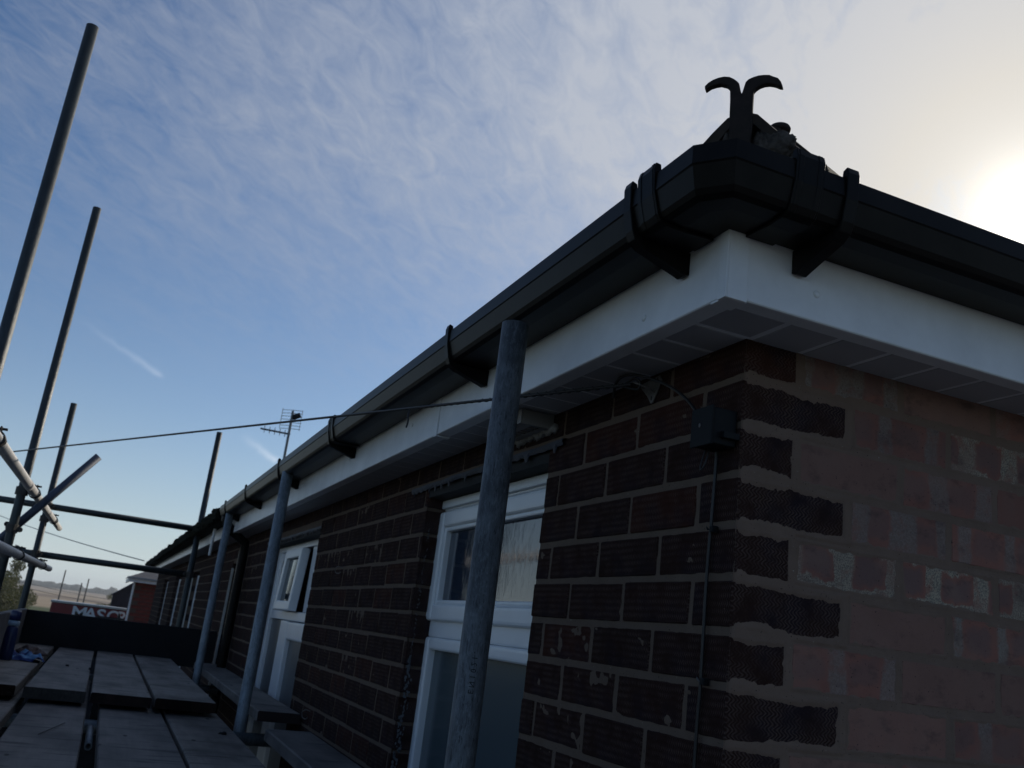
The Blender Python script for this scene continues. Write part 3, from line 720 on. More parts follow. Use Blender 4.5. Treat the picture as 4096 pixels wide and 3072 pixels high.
def union(c, side, parent):
    for k, (dc, wd, sc) in enumerate(((0, .046, .994), (-.0155, .008, 1.004), (.0155, .008, 1.004))): fit(WRAP, c + dc, wd, side, 'gutter_union' if k == 0 else 'union_rib', parent, sc)
union(-.080, 'L', GC); union(-.088, 'R', GC); union(1.938, 'L', GL); fit(SUP, 1.985, .02, 'L', 'gutter_bracket', GL)
# stop end, outlet and downpipe where this gutter finishes
MB().prism(gprof()[:9] + [(.003, .648)], lambda q, a_: (FX - q[0], a_, q[1]), 5.3305, 5.336).build('gutter_stop_end', M_BLACK, GL)
dp = MB(); dp.tube([(-.185, 5.27, .60), (-.185, 5.27, .545), (-.13, 5.27, .49), (-.04, 5.27, .43), (-.04, 5.27, .36), (-.04, 5.27, GZ)], .030, 16)
dp.tube([(-.185, 5.27, .595), (-.185, 5.27, .55)], .037, 16); dp.build('downpipe', M_BLACK, HOUSE)
# neighbour's eaves
MB().box(FX, -.118, 5.36, 16.2, .486, .60).build('fascia_board', M_FASC, NEIGH, bevel=.004)
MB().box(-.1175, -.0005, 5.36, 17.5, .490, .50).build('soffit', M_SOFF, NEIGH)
MB().box(FX + .004, -.118, 16.21, 17.5, .486, .60).build('fascia_end_board', mat('dirty fascia', (.35, .34, .32), .7, bump=.5, var=.4), NEIGH)
gsweep(MB(), g, [lambda u, z: posL(u, z - .012, 17.5), lambda u, z: posL(u, z - .012, 5.40)]).build('gutter', M_MOSS, NEIGH)
mb = MB(); random.seed(5)
for i in range(1500):
    y = 5.45 + 12.1 * random.random() ** 1.1; s = random.uniform(.008, .026); x = -.200 - random.uniform(0, .046); z = .632 + random.uniform(-.07, .014)
    if z < .62: x = -.240 - random.uniform(0, .006)
    bmv = [(math.cos(t_) * s * random.uniform(.7, 1.2), math.sin(t_) * s * 1.6 * random.uniform(.7, 1.2)) for t_ in [k * math.pi / 3 for k in range(6)]]
    vs = [(x + a_, y + b_, z - .01) for a_, b_ in bmv] + [(x + a_ * .5, y + b_ * .5, z + s * .7) for a_, b_ in bmv]
    mb.add(vs, [(k, (k+1) % 6, 6 + (k+1) % 6, 6 + k) for k in range(6)] + [tuple(range(6, 12))])
mb.build('moss', M_MOSS, NEIGH, kind='stuff')
for a, b, zt in NOPEN[1:]:
    fr = ring('window_frame', .05, .11, a + .006, b - .006, -.95, zt, .055, NEIGH, .005)
    pane(a + .05, b - .05, -.9, zt - .045, .08, fr, M_GLASS2)
    MB().box(.048, .10, a + .062, b - .062, .02, .065).build('transom', M_UPVC, fr)
MB().box(.08, .12, 5.51, 6.08, -1.0, .30).build('door', mat('black door', (.012, .012, .014), .5), NEIGH)
MB().box(-.004, .012, 6.079, 6.0915, -.95, .295).build('door_edge_trim', M_WHT, NEIGH)
MB().box(-.004, .010, 9.543, 9.556, -.95, .30).build('window_edge_trim', M_WHT, NEIGH)

# ================================================================== THINGS ON THE HOUSE
# hip iron with two curled horns
HI = [(-.0115, .700), (-.0170, .7436), (-.0182, .7717), (-.0191, .8132), (-.0205, .8310), (-.0250, .8375), (-.0348, .8414), (-.0420, .8408), (-.0489, .8392), (-.0572, .8339), (-.0587, .841), (-.0530, .8465), (-.0456, .8506), (-.0375, .8532), (-.0295, .8538), (-.0215, .8520), (-.015, .8476), (-.0095, .8430), (-.007, .8395), (-.0048, .8288), (-.0024, .8208), (-.0002, .8305), (.0018, .8395), (.0065, .8445), (.0129, .8473), (.0205, .8487), (.0285, .8487), (.0365, .8475), (.0424, .8444), (.0490, .8405), (.0534, .8349), (.0563, .8247), (.0518, .8259), (.0450, .8300), (.0371, .8325), (.0300, .8325), (.0235, .8308), (.0185, .8275), (.015, .8232), (.0150, .802), (.0152, .768), (.0140, .7414), (.0113, .700)]
HI = [(u + .0008 * noise.noise(Vector((u * 300, z * 300, 1))), z + .0007 * noise.noise(Vector((u * 300, z * 300, 6)))) for u, z in HI]
dg = Vector((1, 1, 0)).normalized()
mb = MB(); n = len(HI); F = [(-.0048, .86), (-.0030, 1.0), (.0030, 1.0), (.0048, .86)]
def hp(u, z, off): return Vector((-.104, -.104, 0)) + hw * u + Vector((0, 0, z)) + dg * off
mb.prism(HI, lambda q, a_: hp(q[0], q[1], a_), -.0055, .0055)
HIP = mb.build('hip_iron', M_IRON, bevel=.0022, seg=2)
tag(HIP, 'rusty forked iron with two curled horns standing on the roof corner', 'roof ornament')
mb = MB(); c0 = Vector((.212, .222, 1.040)); n = 24; vs = []
for r_, h in ((.020, -.006), (.0215, 0), (.019, .005), (.010, .009)):
    for k in range(n): a_ = 2*math.pi*k/n; vs.append(c0 + Vector((r_*math.cos(a_), r_*math.sin(a_), h)))
fs = [(i*n+k, i*n+(k+1)%n, (i+1)*n+(k+1)%n, (i+1)*n+k) for i in range(3) for k in range(n)] + [tuple(range(n))[::-1], tuple(range(3*n, 4*n))]
mb.add(vs, fs, True); mb.tube([c0 + Vector((0, 0, -.09)), c0], .005, 8)
tag(mb.build('round_cap', M_IRON), 'small round dark cap on the hip tiles just behind the horned iron', 'roof cap')

# junction box and the cables
JB = thing('junction_box', 'black plastic telephone junction box on the brickwork by the house corner', 'junction box', (-.02, .037, .322))
MB().box(-.0425, -.001, .010, .062, .3205, .3765).build('box_body', M_BLACK2, JB, bevel=.003, seg=3)
MB().box(-.0465, -.0428, .0085, .0635, .3185, .3785).build('box_lid', M_BLACK2, JB, bevel=.0015)
MB().box(-.030, -.002, .000, .0097, .330, .340).build('fixing_lug', M_BLACK2, JB, bevel=.001)
lump((-.0470, .0395, .3505), (.0008, .0022, .0036), M_GREYPL, 'chipped_spot', JB, 2)
def curve_pts(P, n=8):
    P = [Vector(p) for p in P]; out = []
    for i in range(len(P) - 1):
        a, b, c_, d_ = P[max(i-1, 0)], P[i], P[i+1], P[min(i+2, len(P)-1)]
        for k in range(n):
            t = k / n; out.append(.5 * ((2*b) + (c_ - a)*t + (2*a - 5*b + 4*c_ - d_)*t*t + (3*b - a - 3*c_ + d_)*t**3))
    return out + [P[-1]]
c1 = MB().tube(curve_pts([(-.006, .050, .3195), (-.006, .052, .23), (-.0065, .055, .13), (-.006, .0545, -.02), (-.006, .057, -.12), (-.006, .059, -.6), (-.006, .06, -1.2)]), .0027, 8).build('wall_cable', M_CABLE)
tag(c1, 'thin black cable running down the bricks from the junction box', 'cable')
c2 = MB().tube(curve_pts([(-.02, .059, .322), (-.026, .061, .297), (-.028, .0565, .288), (-.026, .050, .297), (-.02, .049, .322)]), .0013, 6).build('cable_loop', M_CABLE)
tag(c2, 'short black cable loop hanging under the junction box', 'cable')
WB = (-.040, .252, .462)
c3 = MB().tube(curve_pts([(-.034, .345, .458), (-.046, .322, .474), (-.050, .295, .482), (-.048, .262, .480), (-.040, .235, .473), (-.030, .205, .461), (-.022, .165, .441), (-.018, .125, .414), (-.018, .092, .385), (-.020, .070, .362), (-.022, .0625, .340)], 10), .0026, 8).build('feed_cable', M_CABLE)
tag(c3, 'curved black cable from the wall bracket down to the junction box', 'cable')
# the overhead wire with its twisted dead end
A = Vector((-.046, .262, .463)); WF = A + (Vector((-.80863, -1.11733, 0)) + Vector((-.10613659, .98716259, .1193)) * 6.5 - A) * 3.2; pts = []
for i in range(61):
    t = (i / 60) ** 2.2; p = A.lerp(WF, t); pts.append(p)
ow = MB().tube(pts, .0026, 8, rr=[.0030 + .0018 * min(1, 3 * (i / 60) ** 2.2) for i in range(61)]).build('overhead_wire', M_CABLE)
tag(ow, 'taut black telephone wire from the house corner across the sky', 'wire')
d0 = (WF - A).normalized(); u0 = d0.orthogonal().normalized(); v0 = d0.cross(u0); hel = []
for i in range(260):
    s = .02 + .70 * i / 260; a_ = s * 2 * math.pi / .026; r_ = .0030 if s < .45 else .0024
    hel.append(A + d0 * s + (u0 * math.cos(a_) + v0 * math.sin(a_)) * r_)
hx = MB().tube(hel, .0015, 6); e = A + d0 * .72
hx.tube(curve_pts([e, e + Vector((-.004, .002, -.012)), e + Vector((-.006, -.012, -.035)), e + Vector((-.010, -.02, -.052))]), .0020, 6)
hx.build('twisted_grip', M_CABLE, ow)
lp = MB().tube(curve_pts([A + d0*.02, (-.047, .270, .470), (-.043, .258, .474), (-.036, .250, .466), (-.036, .256, .455), (-.043, .268, .457), A + d0*.03]), .0022, 6); lp.build('wire_eye', M_CABLE, ow)
BR = thing('wall_bracket', 'grey triangular cable bracket screwed to the bricks under the soffit', 'bracket', (0, .255, .44))
bp = [(.302, .478), (.236, .4835), (.229, .474), (.236, .462), (.254, .436), (.260, .4355), (.274, .452), (.294, .468)]
MB().prism(bp, lambda q, a_: (a_, q[0], q[1]), -.0065, -.0035).build('back_plate', M_GREYPL, BR, bevel=.0008, seg=1)
MB().tube(curve_pts([(-.005, .285, .468), (-.025, .283, .470), (-.040, .268, .468), (-.040, .254, .464), (-.022, .246, .458), (-.005, .250, .454)]), .0018, 8).build('hook_loop', M_GREYPL, BR)
for q in ((.2575, .445), (.241, .476)): MB().prism([(q[0] + .0018*math.cos(k*.785), q[1] + .0042*math.sin(k*.785)) for k in range(8)], lambda p_, a_: (a_, p_[0], p_[1]), -.0072, -.0066).build('screw_slot', M_DARK, BR)
for zc in (.2005, -.0165):
    k_ = MB(); k_.tube(curve_pts([(-.003, .066, zc + .002), (-.009, .060, zc + .004), (-.010, .055, zc + .001), (-.006, .050, zc - .002)]), .0012, 6)
    o = k_.build('cable_clip', M_GREYPL if zc < 0 else M_BLACK2)
    MB().box(-.012, -.001, .040, .0495, zc - .005, zc + .005).build('clip_body', M_BLACK2, o, bevel=.002)
    tag(o, 'black cable clip nailed in the mortar %s' % ('halfway up the corner below the junction box' if zc > 0 else 'low on the corner, with a pale tail'), 'cable clip', 'clips on the wall cable')
for (yy, zz, s_, lb) in ((2.62, -.345, 1.0, 'small white open hook in the bricks just above the inner boards'), (2.47, .196, .8, 'faint white open hook high in the bricks between window and door')):
    o = MB().tube(curve_pts([(-.001, yy, zz + .012 * s_), (-.018, yy + .004, zz + .016 * s_), (-.026, yy + .022 * s_, zz + .004), (-.022, yy + .018 * s_, zz - .014 * s_), (-.016, yy - .012, zz - .016 * s_), (-.014, yy - .028, zz - .008)]), .0019, 8).build('wall_hook', M_GREYPL)
    tag(o, lb, 'hook', 'white hooks in the wall')
# vent hood under the soffit
VH = thing('soffit_vent', 'white slatted vent hood under the soffit with ragged foam, behind the nearest post', 'vent', (-.05, .77, .455))
vh = MB(); vh.box(-.082, -.078, .665, .86, .455, .4865); vh.box(-.0779, -.004, .665, .669, .455, .4865); vh.box(-.0779, -.004, .856, .86, .455, .4865)
vh.box(-.0779, -.050, .6692, .8558, .4555, .458); vh.box(-.0279, -.002, .6692, .8558, .4555, .458); M_VENT = mat('greyed white vent', (.26, .255, .25), .6, var=.2); vh.build('hood', M_VENT, VH, bevel=.001)  # vent parts share one even, toned-down grey
for i in range(8):
    yy = .676 + i * .0225; MB().box(-.0500, -.028, yy, yy + .006, .4558, .468).build('slat', M_VENT, VH)
random.seed(11)
for i in range(16):
    yy = .655 + i * .0135; lump((-.004, yy, .4555 + random.uniform(-.004, .004)), (.010, .0105, random.uniform(.006, .012)), M_VENT, 'foam_blob', VH, seed=i, sub=2, amp=.7, fr=1.6)
# white swan neck pipe at the neighbour's eaves
o = MB().tube([(-.165, 6.22, .625), (-.165, 6.235, .37)], .011, 10).build('white_pipe', M_UPVC)
o.name = 'white_pipe'; tag(o, 'short thin white pipe in front of the far fascia, past the gutter end', 'pipe')

# ================================================================== THE SCAFFOLD
def tube_thing(name, a, b, m, label, cat, group=None, r=.02415, n=30):
    a = Vector(a); b = Vector(b); c = (a + b) / 2; c = Vector(a) if abs((b-a).normalized().z) > .9 else c
    o = MB().hollow(a - c, b - c, r, n=n).build(name, m, loc=c); return tag(o, label, cat, group)
GP_IN = 'scaffold posts along the wall'; GP_OUT = 'scaffold posts on the open side'
NEARP = tube_thing('scaffold_post', (-.240, .356, GZ), (-.240, .356, .552), M_WORN, 'thick worn grey post nearest the camera, in front of the window', 'scaffold post', GP_IN, n=48)
tube_thing('scaffold_post', (-.212, 2.875, GZ), (-.212, 2.875, .589), M_GALV, 'second grey post along the wall, beside the white door', 'scaffold post', GP_IN, r=.0235)
tube_thing('scaffold_post', (-.200, 5.02, GZ), (-.200, 5.02, .602), M_GALV, 'third post along the wall, its top just under the gutter end', 'scaffold post', GP_IN, r=.0235)
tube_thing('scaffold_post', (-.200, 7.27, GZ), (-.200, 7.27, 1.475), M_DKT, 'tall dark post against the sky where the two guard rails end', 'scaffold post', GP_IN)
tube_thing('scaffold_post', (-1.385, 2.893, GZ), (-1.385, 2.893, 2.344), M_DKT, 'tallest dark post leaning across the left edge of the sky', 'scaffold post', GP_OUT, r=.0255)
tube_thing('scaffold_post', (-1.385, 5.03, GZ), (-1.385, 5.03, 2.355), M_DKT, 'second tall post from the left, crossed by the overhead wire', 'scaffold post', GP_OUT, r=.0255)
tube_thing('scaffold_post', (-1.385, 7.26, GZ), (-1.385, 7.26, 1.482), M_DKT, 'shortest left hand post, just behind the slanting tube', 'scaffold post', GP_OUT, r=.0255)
tube_thing('guard_rail', (-1.318, 1.2, .520), (-1.318, 8.30, .520), M_BRITE, 'upper pale sunlit rail running away along the open side', 'scaffold tube', 'pale rails on the open side', r=.0245)
tube_thing('guard_rail', (-1.318, 1.2, .158), (-1.318, 8.35, .158), M_BRITE, 'lower pale sunlit rail at the left edge above the toe board', 'scaffold tube', 'pale rails on the open side', r=.0245)
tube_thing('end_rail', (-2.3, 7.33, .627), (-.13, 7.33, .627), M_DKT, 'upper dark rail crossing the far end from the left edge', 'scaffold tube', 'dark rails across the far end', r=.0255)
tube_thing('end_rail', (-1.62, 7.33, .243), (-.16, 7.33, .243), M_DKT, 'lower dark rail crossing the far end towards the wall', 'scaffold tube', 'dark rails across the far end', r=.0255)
tube_thing('brace', (-1.63, 5.10, -.035), (-1.028, 5.10, .805), M_NVY, 'slanting blue grey tube with a free upper end', 'scaffold tube', r=.0245)
for yy, lb in ((2.86, 'dark transom tube under the boards at the overlap'), (5.05, 'dark transom tube under the boards in front of the end board')):
    tube_thing('transom_tube', (-1.5, yy, -.478), (-.06, yy, -.478), M_GALV, lb, 'scaffold tube', 'transoms under the boards')
tube_thing('ledger_tube', (-1.33, -1.5, -.53), (-1.33, 7.6, -.53), M_GALV, 'ledger tube below the outer edge of the boards', 'scaffold tube')
tube_thing('ledger_tube', (-.262, -1.5, -.53), (-.262, 7.6, -.53), M_GALV, 'ledger tube below the inner edge of the boards', 'scaffold tube')
tube_thing('short_tube', (-.756, 2.30, -.47), (-.756, 2.75, -.47), M_GALV, 'pale tube end showing in the gap between near boards', 'scaffold tube', r=.012)
# sleeve on the upper pale rail
o = MB().hollow((-1.318, 4.50, .520), (-1.318, 4.62, .520), .0262, .002, 24).build('tube_sleeve', M_BRITE); tag(o, 'sleeve joint on the upper pale rail between two couplers', 'tube sleeve')

def coupler(p1, d1, p2, d2, label, bolt=Vector((1, 0, 0)), flip=1):
    p1, d1, p2, d2 = Vector(p1), Vector(d1).normalized(), Vector(p2), Vector(d2).normalized()
    t = thing('coupler', label, 'scaffold coupler', (p1 + p2) / 2, 'couplers clamping the scaffold tubes')
    for p, d, q in ((p1, d1, p2), (p2, d2, p1)):
        u = (q - p); u = (u - d * u.dot(d)).normalized(); v = d.cross(u)
        mb = MB(); n = 24; vs = []
        for s in (-.024, .024):
            for r_ in (.0265, .0325):
                for k in range(n):
                    a_ = 2*math.pi*k/n; vs.append(p + d * s + (u*math.cos(a_) + v*math.sin(a_)) * (r_ + (.003 if k % 12 < 2 else 0)))
        fs = []
        for k in range(n):
            j = (k+1) % n; fs += [(k, j, n+j, n+k), (2*n+k, 3*n+k, 3*n+j, 2*n+j), (n+k, n+j, 3*n+j, 3*n+k), (k, 2*n+k, 2*n+j, j)]
        mb.add(vs, fs); col_ = mb.build('collar', M_FIT, t, bevel=.001, seg=1)
        # lugs and swing bolt
        bd = (v * flip + u * .15).normalized(); b0 = p - u * .034
        lug = MB(); cc_ = p + v * .036 * flip
        for s in (-1, 1):
            q0 = p + v * .034 * flip + u * .008 * s
            lug.add([q0 + d*a_ + v*b_ + u*c_ for a_ in (-.016, .016) for b_ in (-.008, .016) for c_ in (-.0035, .0035)], [(0,1,3,2),(4,6,7,5),(0,4,5,1),(2,3,7,6),(0,2,6,4),(1,5,7,3)])
        lug.build('lug', M_FIT, t, bevel=.002, seg=1)
        bo = p + v * .041 * flip
        MB().tube([bo - u * .030, bo + u * .052], .0055, 10).build('bolt', M_FIT, t)
        nut = MB().tube([bo + u * .012, bo + u * .024], .0115, 6); nut.build('nut', M_FIT, t)
        nut = MB().tube([bo + u * .024, bo + u * .027], .015, 16); nut.build('washer', M_FIT, t)
    return t
Y, Z, X = (0, 1, 0), (0, 0, 1), (1, 0, 0)
coupler((-1.318, 2.90, .520), Y, (-1.385, 2.893, .520), Z, 'coupler with a long bolt at the left edge on the upper pale rail')
coupler((-1.318, 5.03, .520), Y, (-1.385, 5.03, .520), Z, 'coupler joining the upper pale rail to the wire-crossed post')
coupler((-1.318, 7.26, .520), Y, (-1.385, 7.26, .520), Z, 'coupler near the free end of the upper pale rail')
coupler((-1.318, 5.03, .158), Y, (-1.385, 5.03, .158), Z, 'coupler in the middle of the lower pale rail')
coupler((-1.318, 7.26, .158), Y, (-1.385, 7.26, .158), Z, 'coupler near the free end of the lower pale rail')
coupler((-1.385, 7.26, .627), Z, (-1.385, 7.33, .627), X, 'coupler where the upper end rail meets the short left post', flip=-1)
coupler((-1.385, 7.26, .243), Z, (-1.385, 7.33, .243), X, 'coupler where the lower end rail meets the short left post', flip=-1)
coupler((-.20, 7.27, .627), Z, (-.20, 7.33, .627), X, 'coupler holding the upper end rail to the post by the wall')
coupler((-.20, 7.27, .243), Z, (-.20, 7.33, .243), X, 'coupler holding the lower end rail to the post by the wall')
coupler((-1.385, 5.03, .30), Z, (-1.39, 5.10, .30), (.58, 0, .81), 'swivel coupler at the foot of the slanting tube', flip=-1)
# frayed tape on the upper rail
random.seed(21); fr_ = MB()
for i in range(14):
    p = Vector((-1.318, 5.55 + random.uniform(-.05, .12), .52)); a_ = random.uniform(2.6, 4.6)
    q = p + Vector((math.sin(a_) * .027, 0, math.cos(a_) * .027)); e_ = q + Vector((random.uniform(-.03, .01), random.uniform(-.02, .02), -random.uniform(.01, .04)))
    fr_.add([q, q + Vector((0, .014, 0)), e_ + Vector((0, .006, .001)), e_], [(0, 1, 2, 3)]); fr_.add([q + Vector((.001, 0, .002)), q + Vector((.001, .014, .002)), e_ + Vector((.001, .006, .003))], [(0, 1, 2)])
fr_.tube([(-1.318, 5.50, .52), (-1.318, 5.58, .52)], .0256, 20)
tag(fr_.build('torn_tape', mat('brown torn tape', (.45, .30, .18), .8)), 'brown frayed tape wrapped round the upper pale rail', 'tape')

# stamped marking on the near post, bent round the tube
def text_mesh(body, size, extr=0.0):
    cu = bpy.data.curves.new('txt', 'FONT'); cu.body = body; cu.size = size; cu.extrude = extr; cu.offset = size * .022 if extr else 0; cu.resolution_u = 3
    ob = bpy.data.objects.new('txt', cu); COL.objects.link(ob); bpy.context.view_layer.update()
    me = bpy.data.meshes.new_from_object(ob.evaluated_get(bpy.context.evaluated_depsgraph_get())); bpy.data.objects.remove(ob); return me
me = text_mesh('E N 1 0 2 1 -', .0125)
ca = math.atan2(CAM.y - .356, CAM.x + .24) + .10
bm = bmesh.new(); bm.from_mesh(me); bmesh.ops.subdivide_edges(bm, edges=bm.edges, cuts=1)
for v in bm.verts:
    a_ = ca + (v.co.y - .004) / .0242 * -1 * -1; zz = -.082 + v.co.x
    v.co = Vector((-.240 + math.cos(a_) * .02435, .356 + math.sin(a_) * .02435, zz))
bmesh.ops.recalc_face_normals(bm, faces=bm.faces); bm.to_mesh(me); bm.free(); me.name = 'stamped_marking'
me.transform(Matrix.Translation(-Vector((-.24, .356, GZ))))
mo = bpy.data.objects.new('stamped_marking', me); COL.objects.link(mo); me.materials.append(M_DARK); mo.parent = NEARP

M_END = m_wood('shaded board end', (.020, .011, .008), (.045, .024, .016))  # brown board ends coloured extra dark to stand in for shade
# boards
def board(x0, x1, y0, y1, zt, lab, grp, m=None, warp=.003, band=None, seed=0, thick=.038):
    mb = MB(); n = 14; xs = (x0, x0 + .004, x1 - .004, x1); vs = []; fs = []
    cx, cy = (x0 + x1) / 2, y0
    for i in range(n + 1):
        y = y0 + (y1 - y0) * i / n; wz = warp * noise.noise(Vector((seed * 3.3, y * .6, 1))); wx = .003 * noise.noise(Vector((seed * 5.1, y * 1.3, 8)))
        tw = warp * 1.2 * noise.noise(Vector((seed * 7.7, y * .4, 4)))
        for (x, z) in ((x0, -thick), (x0, -.004), (x0 + .004, 0), (x1 - .004, 0), (x1, -.004), (x1, -thick)):
            vs.append((x + wx - cx, y - cy, z + wz + tw * (x - cx) / (x1 - x0)))
    m_ = 6
    for i in range(n):
        for k in range(m_): fs.append((i*m_+k, i*m_+(k+1)%m_, (i+1)*m_+(k+1)%m_, (i+1)*m_+k))
    fs += [tuple(range(m_))[::-1], tuple(range(n*m_, n*m_+m_))]
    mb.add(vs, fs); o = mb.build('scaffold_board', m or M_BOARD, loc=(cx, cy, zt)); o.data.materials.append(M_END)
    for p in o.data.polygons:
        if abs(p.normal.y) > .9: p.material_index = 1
    tag(o, lab, 'scaffold board', grp)
    if band:
        b = MB(); wx = x1 - x0; b.box(-wx/2 - .0012, wx/2 + .0012, -.0022, -.0004, -thick - .001, .0012); b.build('end_band', M_FIT, o, loc=(cx, cy, zt)); 
        for i in range(7): MB().box(-wx/2 + .012 + i * wx / 7.4, -wx/2 + .026 + i * wx / 7.4, -.0040, -.0023, -thick * .55, -thick * .3).build('band_dimple', M_FIT, o, loc=(cx, cy, zt))
    return o
G1 = 'raised far row of scaffold boards'; G2 = 'near row of scaffold boards'; G3 = 'inside boards along the wall'
ZU, ZL = -.360, -.415
board(-.545, -.315, 2.885, 5.735, ZU, 'far raised board nearest the wall posts', G1, seed=1)
board(-.778, -.560, 2.88, 5.74, ZU, 'far raised board, second out from the wall posts', G1, seed=2)
board(-1.008, -.797, 2.875, 5.74, ZU, 'far raised board with the dark banded end, beside the cloth', G1, seed=3, band=True)
board(-1.245, -1.036, 2.88, 5.73, ZU, 'far raised board carrying the blue cloth', G1, seed=4)
board(-.500, -.286, -1.7, 4.1, ZL, 'near brownish board beside the second post', G2, seed=5)
board(-.737, -.512, -1.7, 4.0, ZL, 'near grey board right of the wide gap', G2, seed=6)
board(-.992, -.782, -1.7, 4.1, ZL, 'near scratched board left of the wide gap', G2, seed=7)
board(-1.245, -1.022, -1.7, 4.1, ZL, 'near board at the lower left edge', G2, seed=8)
board(-.178, -.012, -1.7, 2.49, -.395, 'narrow grey inside board below the brick wall, near the camera', G3, seed=9)
board(-.178, -.012, 2.72, 5.6, -.357, 'inside board in front of the white door', G3, seed=10)
def edge_board(name, x0, x1, y0, y1, z0, z1, m, lab): 
    o = MB().box(x0, x1, y0, y1, z0, z1).build(name, m, bevel=.004); recentre(o); return tag(o, lab, 'toe board')
edge_board('end_board', -1.246, -.05, 5.742, 5.780, -.402, -.152, M_DARKW, 'black upright board closing the far end of the walkway')
edge_board('toe_board', -1.285, -1.247, -1.5, 5.785, -.47, -.150, m_wood('grey toe board', (.13, .115, .11), (.22, .20, .19)), 'grey upright board along the open side at the left edge')
# bits left on the boards
for i, (x, y, z, r_, lb) in enumerate(((-.335, 2.40, ZL + .005, (.013, .010, .006), 'small dark chip on the near brownish board'), (-.80, 4.02, ZU + .004, (.008, .008, .006), 'small dark crumb beside the second gap of the far boards'), (-.905, 4.1, ZU + .004, (.008, .010, .005), 'small dark crumb in the middle of the banded board'))):
    o = lump((x, y, z), r_, M_DARK, 'debris', None, seed=i + 1, sub=2, amp=.8); tag(o, lb, 'debris', 'crumbs on the boards')
o = MB().tube(curve_pts([(-.90, 2.05, ZL + .003), (-.865, 2.22, ZL + .004), (-.84, 2.36, ZL + .003)]), .0013, 5).build('twig', M_DARK); tag(o, 'thin dark straw lying on the near scratched board', 'straw')
# bottle and crumpled cloth on the left far board
M_NAVY = mat('navy plastic', (.010, .018, .075), .35); M_PALEB = mat('pale plastic', (.30, .38, .45), .4)
def lathe(prof, name, m, parent, n=20, tiltv=(0, 0)):
    mb = MB(); vs = []
    for r_, z in prof:
        for k in range(n): a_ = 2*math.pi*k/n; vs.append((r_*math.cos(a_) + tiltv[0]*z, r_*math.sin(a_) + tiltv[1]*z, z))
    L = len(prof); fs = [(i*n+k, i*n+(k+1)%n, (i+1)*n+(k+1)%n, (i+1)*n+k) for i in range(L-1) for k in range(n)] + [tuple(range(n))[::-1], tuple(range((L-1)*n, L*n))]
    mb.add(vs, fs, True); o = mb.build(name, m); o.location = (0, 0, 0); o.parent = parent; return o
BT = thing('bottle', 'navy plastic bottle with pale collar and dark blue cap standing at the left edge', 'bottle', (-1.185, 4.12, ZU))
lathe([(.026, 0), (.030, .004), (.030, .05), (.029, .12), (.026, .150), (.020, .160)], 'bottle_body', M_NAVY, BT)
lathe([(.021, .160), (.027, .164), (.027, .180), (.020, .186)], 'collar', M_PALEB, BT); lathe([(.022, .186), (.026, .189), (.0255, .226), (.020, .232)], 'cap', M_NAVY, BT)
def crumple(name, c, sx, sy, h, m, lab, cat, seed, rot=0):
    n = 34; mb = MB(); vs = []
    for i in range(n):
        for j in range(n):
            u, v_ = i/(n-1)*2-1, j/(n-1)*2-1; r_ = math.hypot(u, v_ * (1 + .3 * math.sin(seed + u * 3)))
            e_ = max(0, 1 - r_ ** 2.2); f_ = abs(noise.noise(Vector((u * 1.7 + seed, v_ * 1.7, seed)))) * 1.6 + .35 * abs(noise.noise(Vector((u * 5, v_ * 5 + seed, 2))))
            z = .004 + h * e_ ** .6 * (.25 + f_)
            k = 1 / max(1, r_ * .98); w1 = .2 * noise.noise(Vector((u * 2, v_ * 2, seed + 5)))
            x, y = u * k * sx * (1 + w1), v_ * k * sy * (1 + w1)
            vs.append((c[0] + x * math.cos(rot) - y * math.sin(rot), c[1] + x * math.sin(rot) + y * math.cos(rot), c[2] + z))
    fs = [(i*n+j, (i+1)*n+j, (i+1)*n+j+1, i*n+j+1) for i in range(n-1) for j in range(n-1)]
    mb.add(vs, fs, True); o = recentre(mb.build(name, m)); return tag(o, lab, cat)
mcl = bpy.data.materials.new('two tone blue cloth'); mcl.use_nodes = True; t_ = NT(mcl.node_tree)
cf = t_.ramp(t_.noise(t_.new('ShaderNodeTexCoord').outputs['Object'], 9, 2), (.48, 0.0), (.52, 1.0)); t_.put(t_.n['Principled BSDF'].inputs['Base Color'], t_.mix(cf, (.010, .035, .16), (.10, .25, .45))); t_.n['Principled BSDF'].inputs['Roughness'].default_value = .8
crumple('blue_cloth', (-1.115, 4.27, ZU), .085, .17, .045, mcl, 'crumpled blue cloth lying on the board beside the bottle', 'cloth', 3, .3)
crumple('brown_glove', (-1.115, 4.78, ZU), .075, .15, .040, mat('dark brown leather', (.035, .012, .010), .7, var=.5), 'dark brown crumpled glove on the board behind the blue cloth', 'glove', 8, .2)

# ================================================================== BEYOND
def far(az_slope_x, dist): return (CAM.x + az_slope_x * dist, CAM.y + dist)
# red brick outbuilding at the end of the terrace
OB = thing('outbuilding', 'small red brick outbuilding with white fascia beyond the terrace end', 'outbuilding', (-.1, 19.6, GZ))
M_RED = mat('red brick', (.20, .045, .032), .85, bump=.5, bscale=40, var=.5, vscale=6); M_SLATE = mat('grey roof covering', (.09, .09, .095), .8, var=.3)
MB().box(-.29, 3.0, 19.66, 22.4, GZ, .318).build('wall_core', M_MOR, OB)
bw = MB().box(-.1, .1, -.01, .01, -.030, .030).mesh('brick', 0)
for k in range(12):
    for i in range(3):
        xx = -.19 + i * .21 - (.1 if k % 2 else 0)
        if xx < -.21: continue
        link('brick', bw, M_RED, OB, (xx, 19.65, .28 - k * .075))
MB().box(-.42, .42, 19.44, 19.47, .305, .385).build('fascia_board', M_FASC, OB, bevel=.003); MB().box(-.45, -.42, 19.44, 22.4, .305, .385).build('fascia_board', M_FASC, OB)
MB().box(-.42, .42, 19.471, 19.655, .305, .315).build('soffit', M_SOFF, OB)
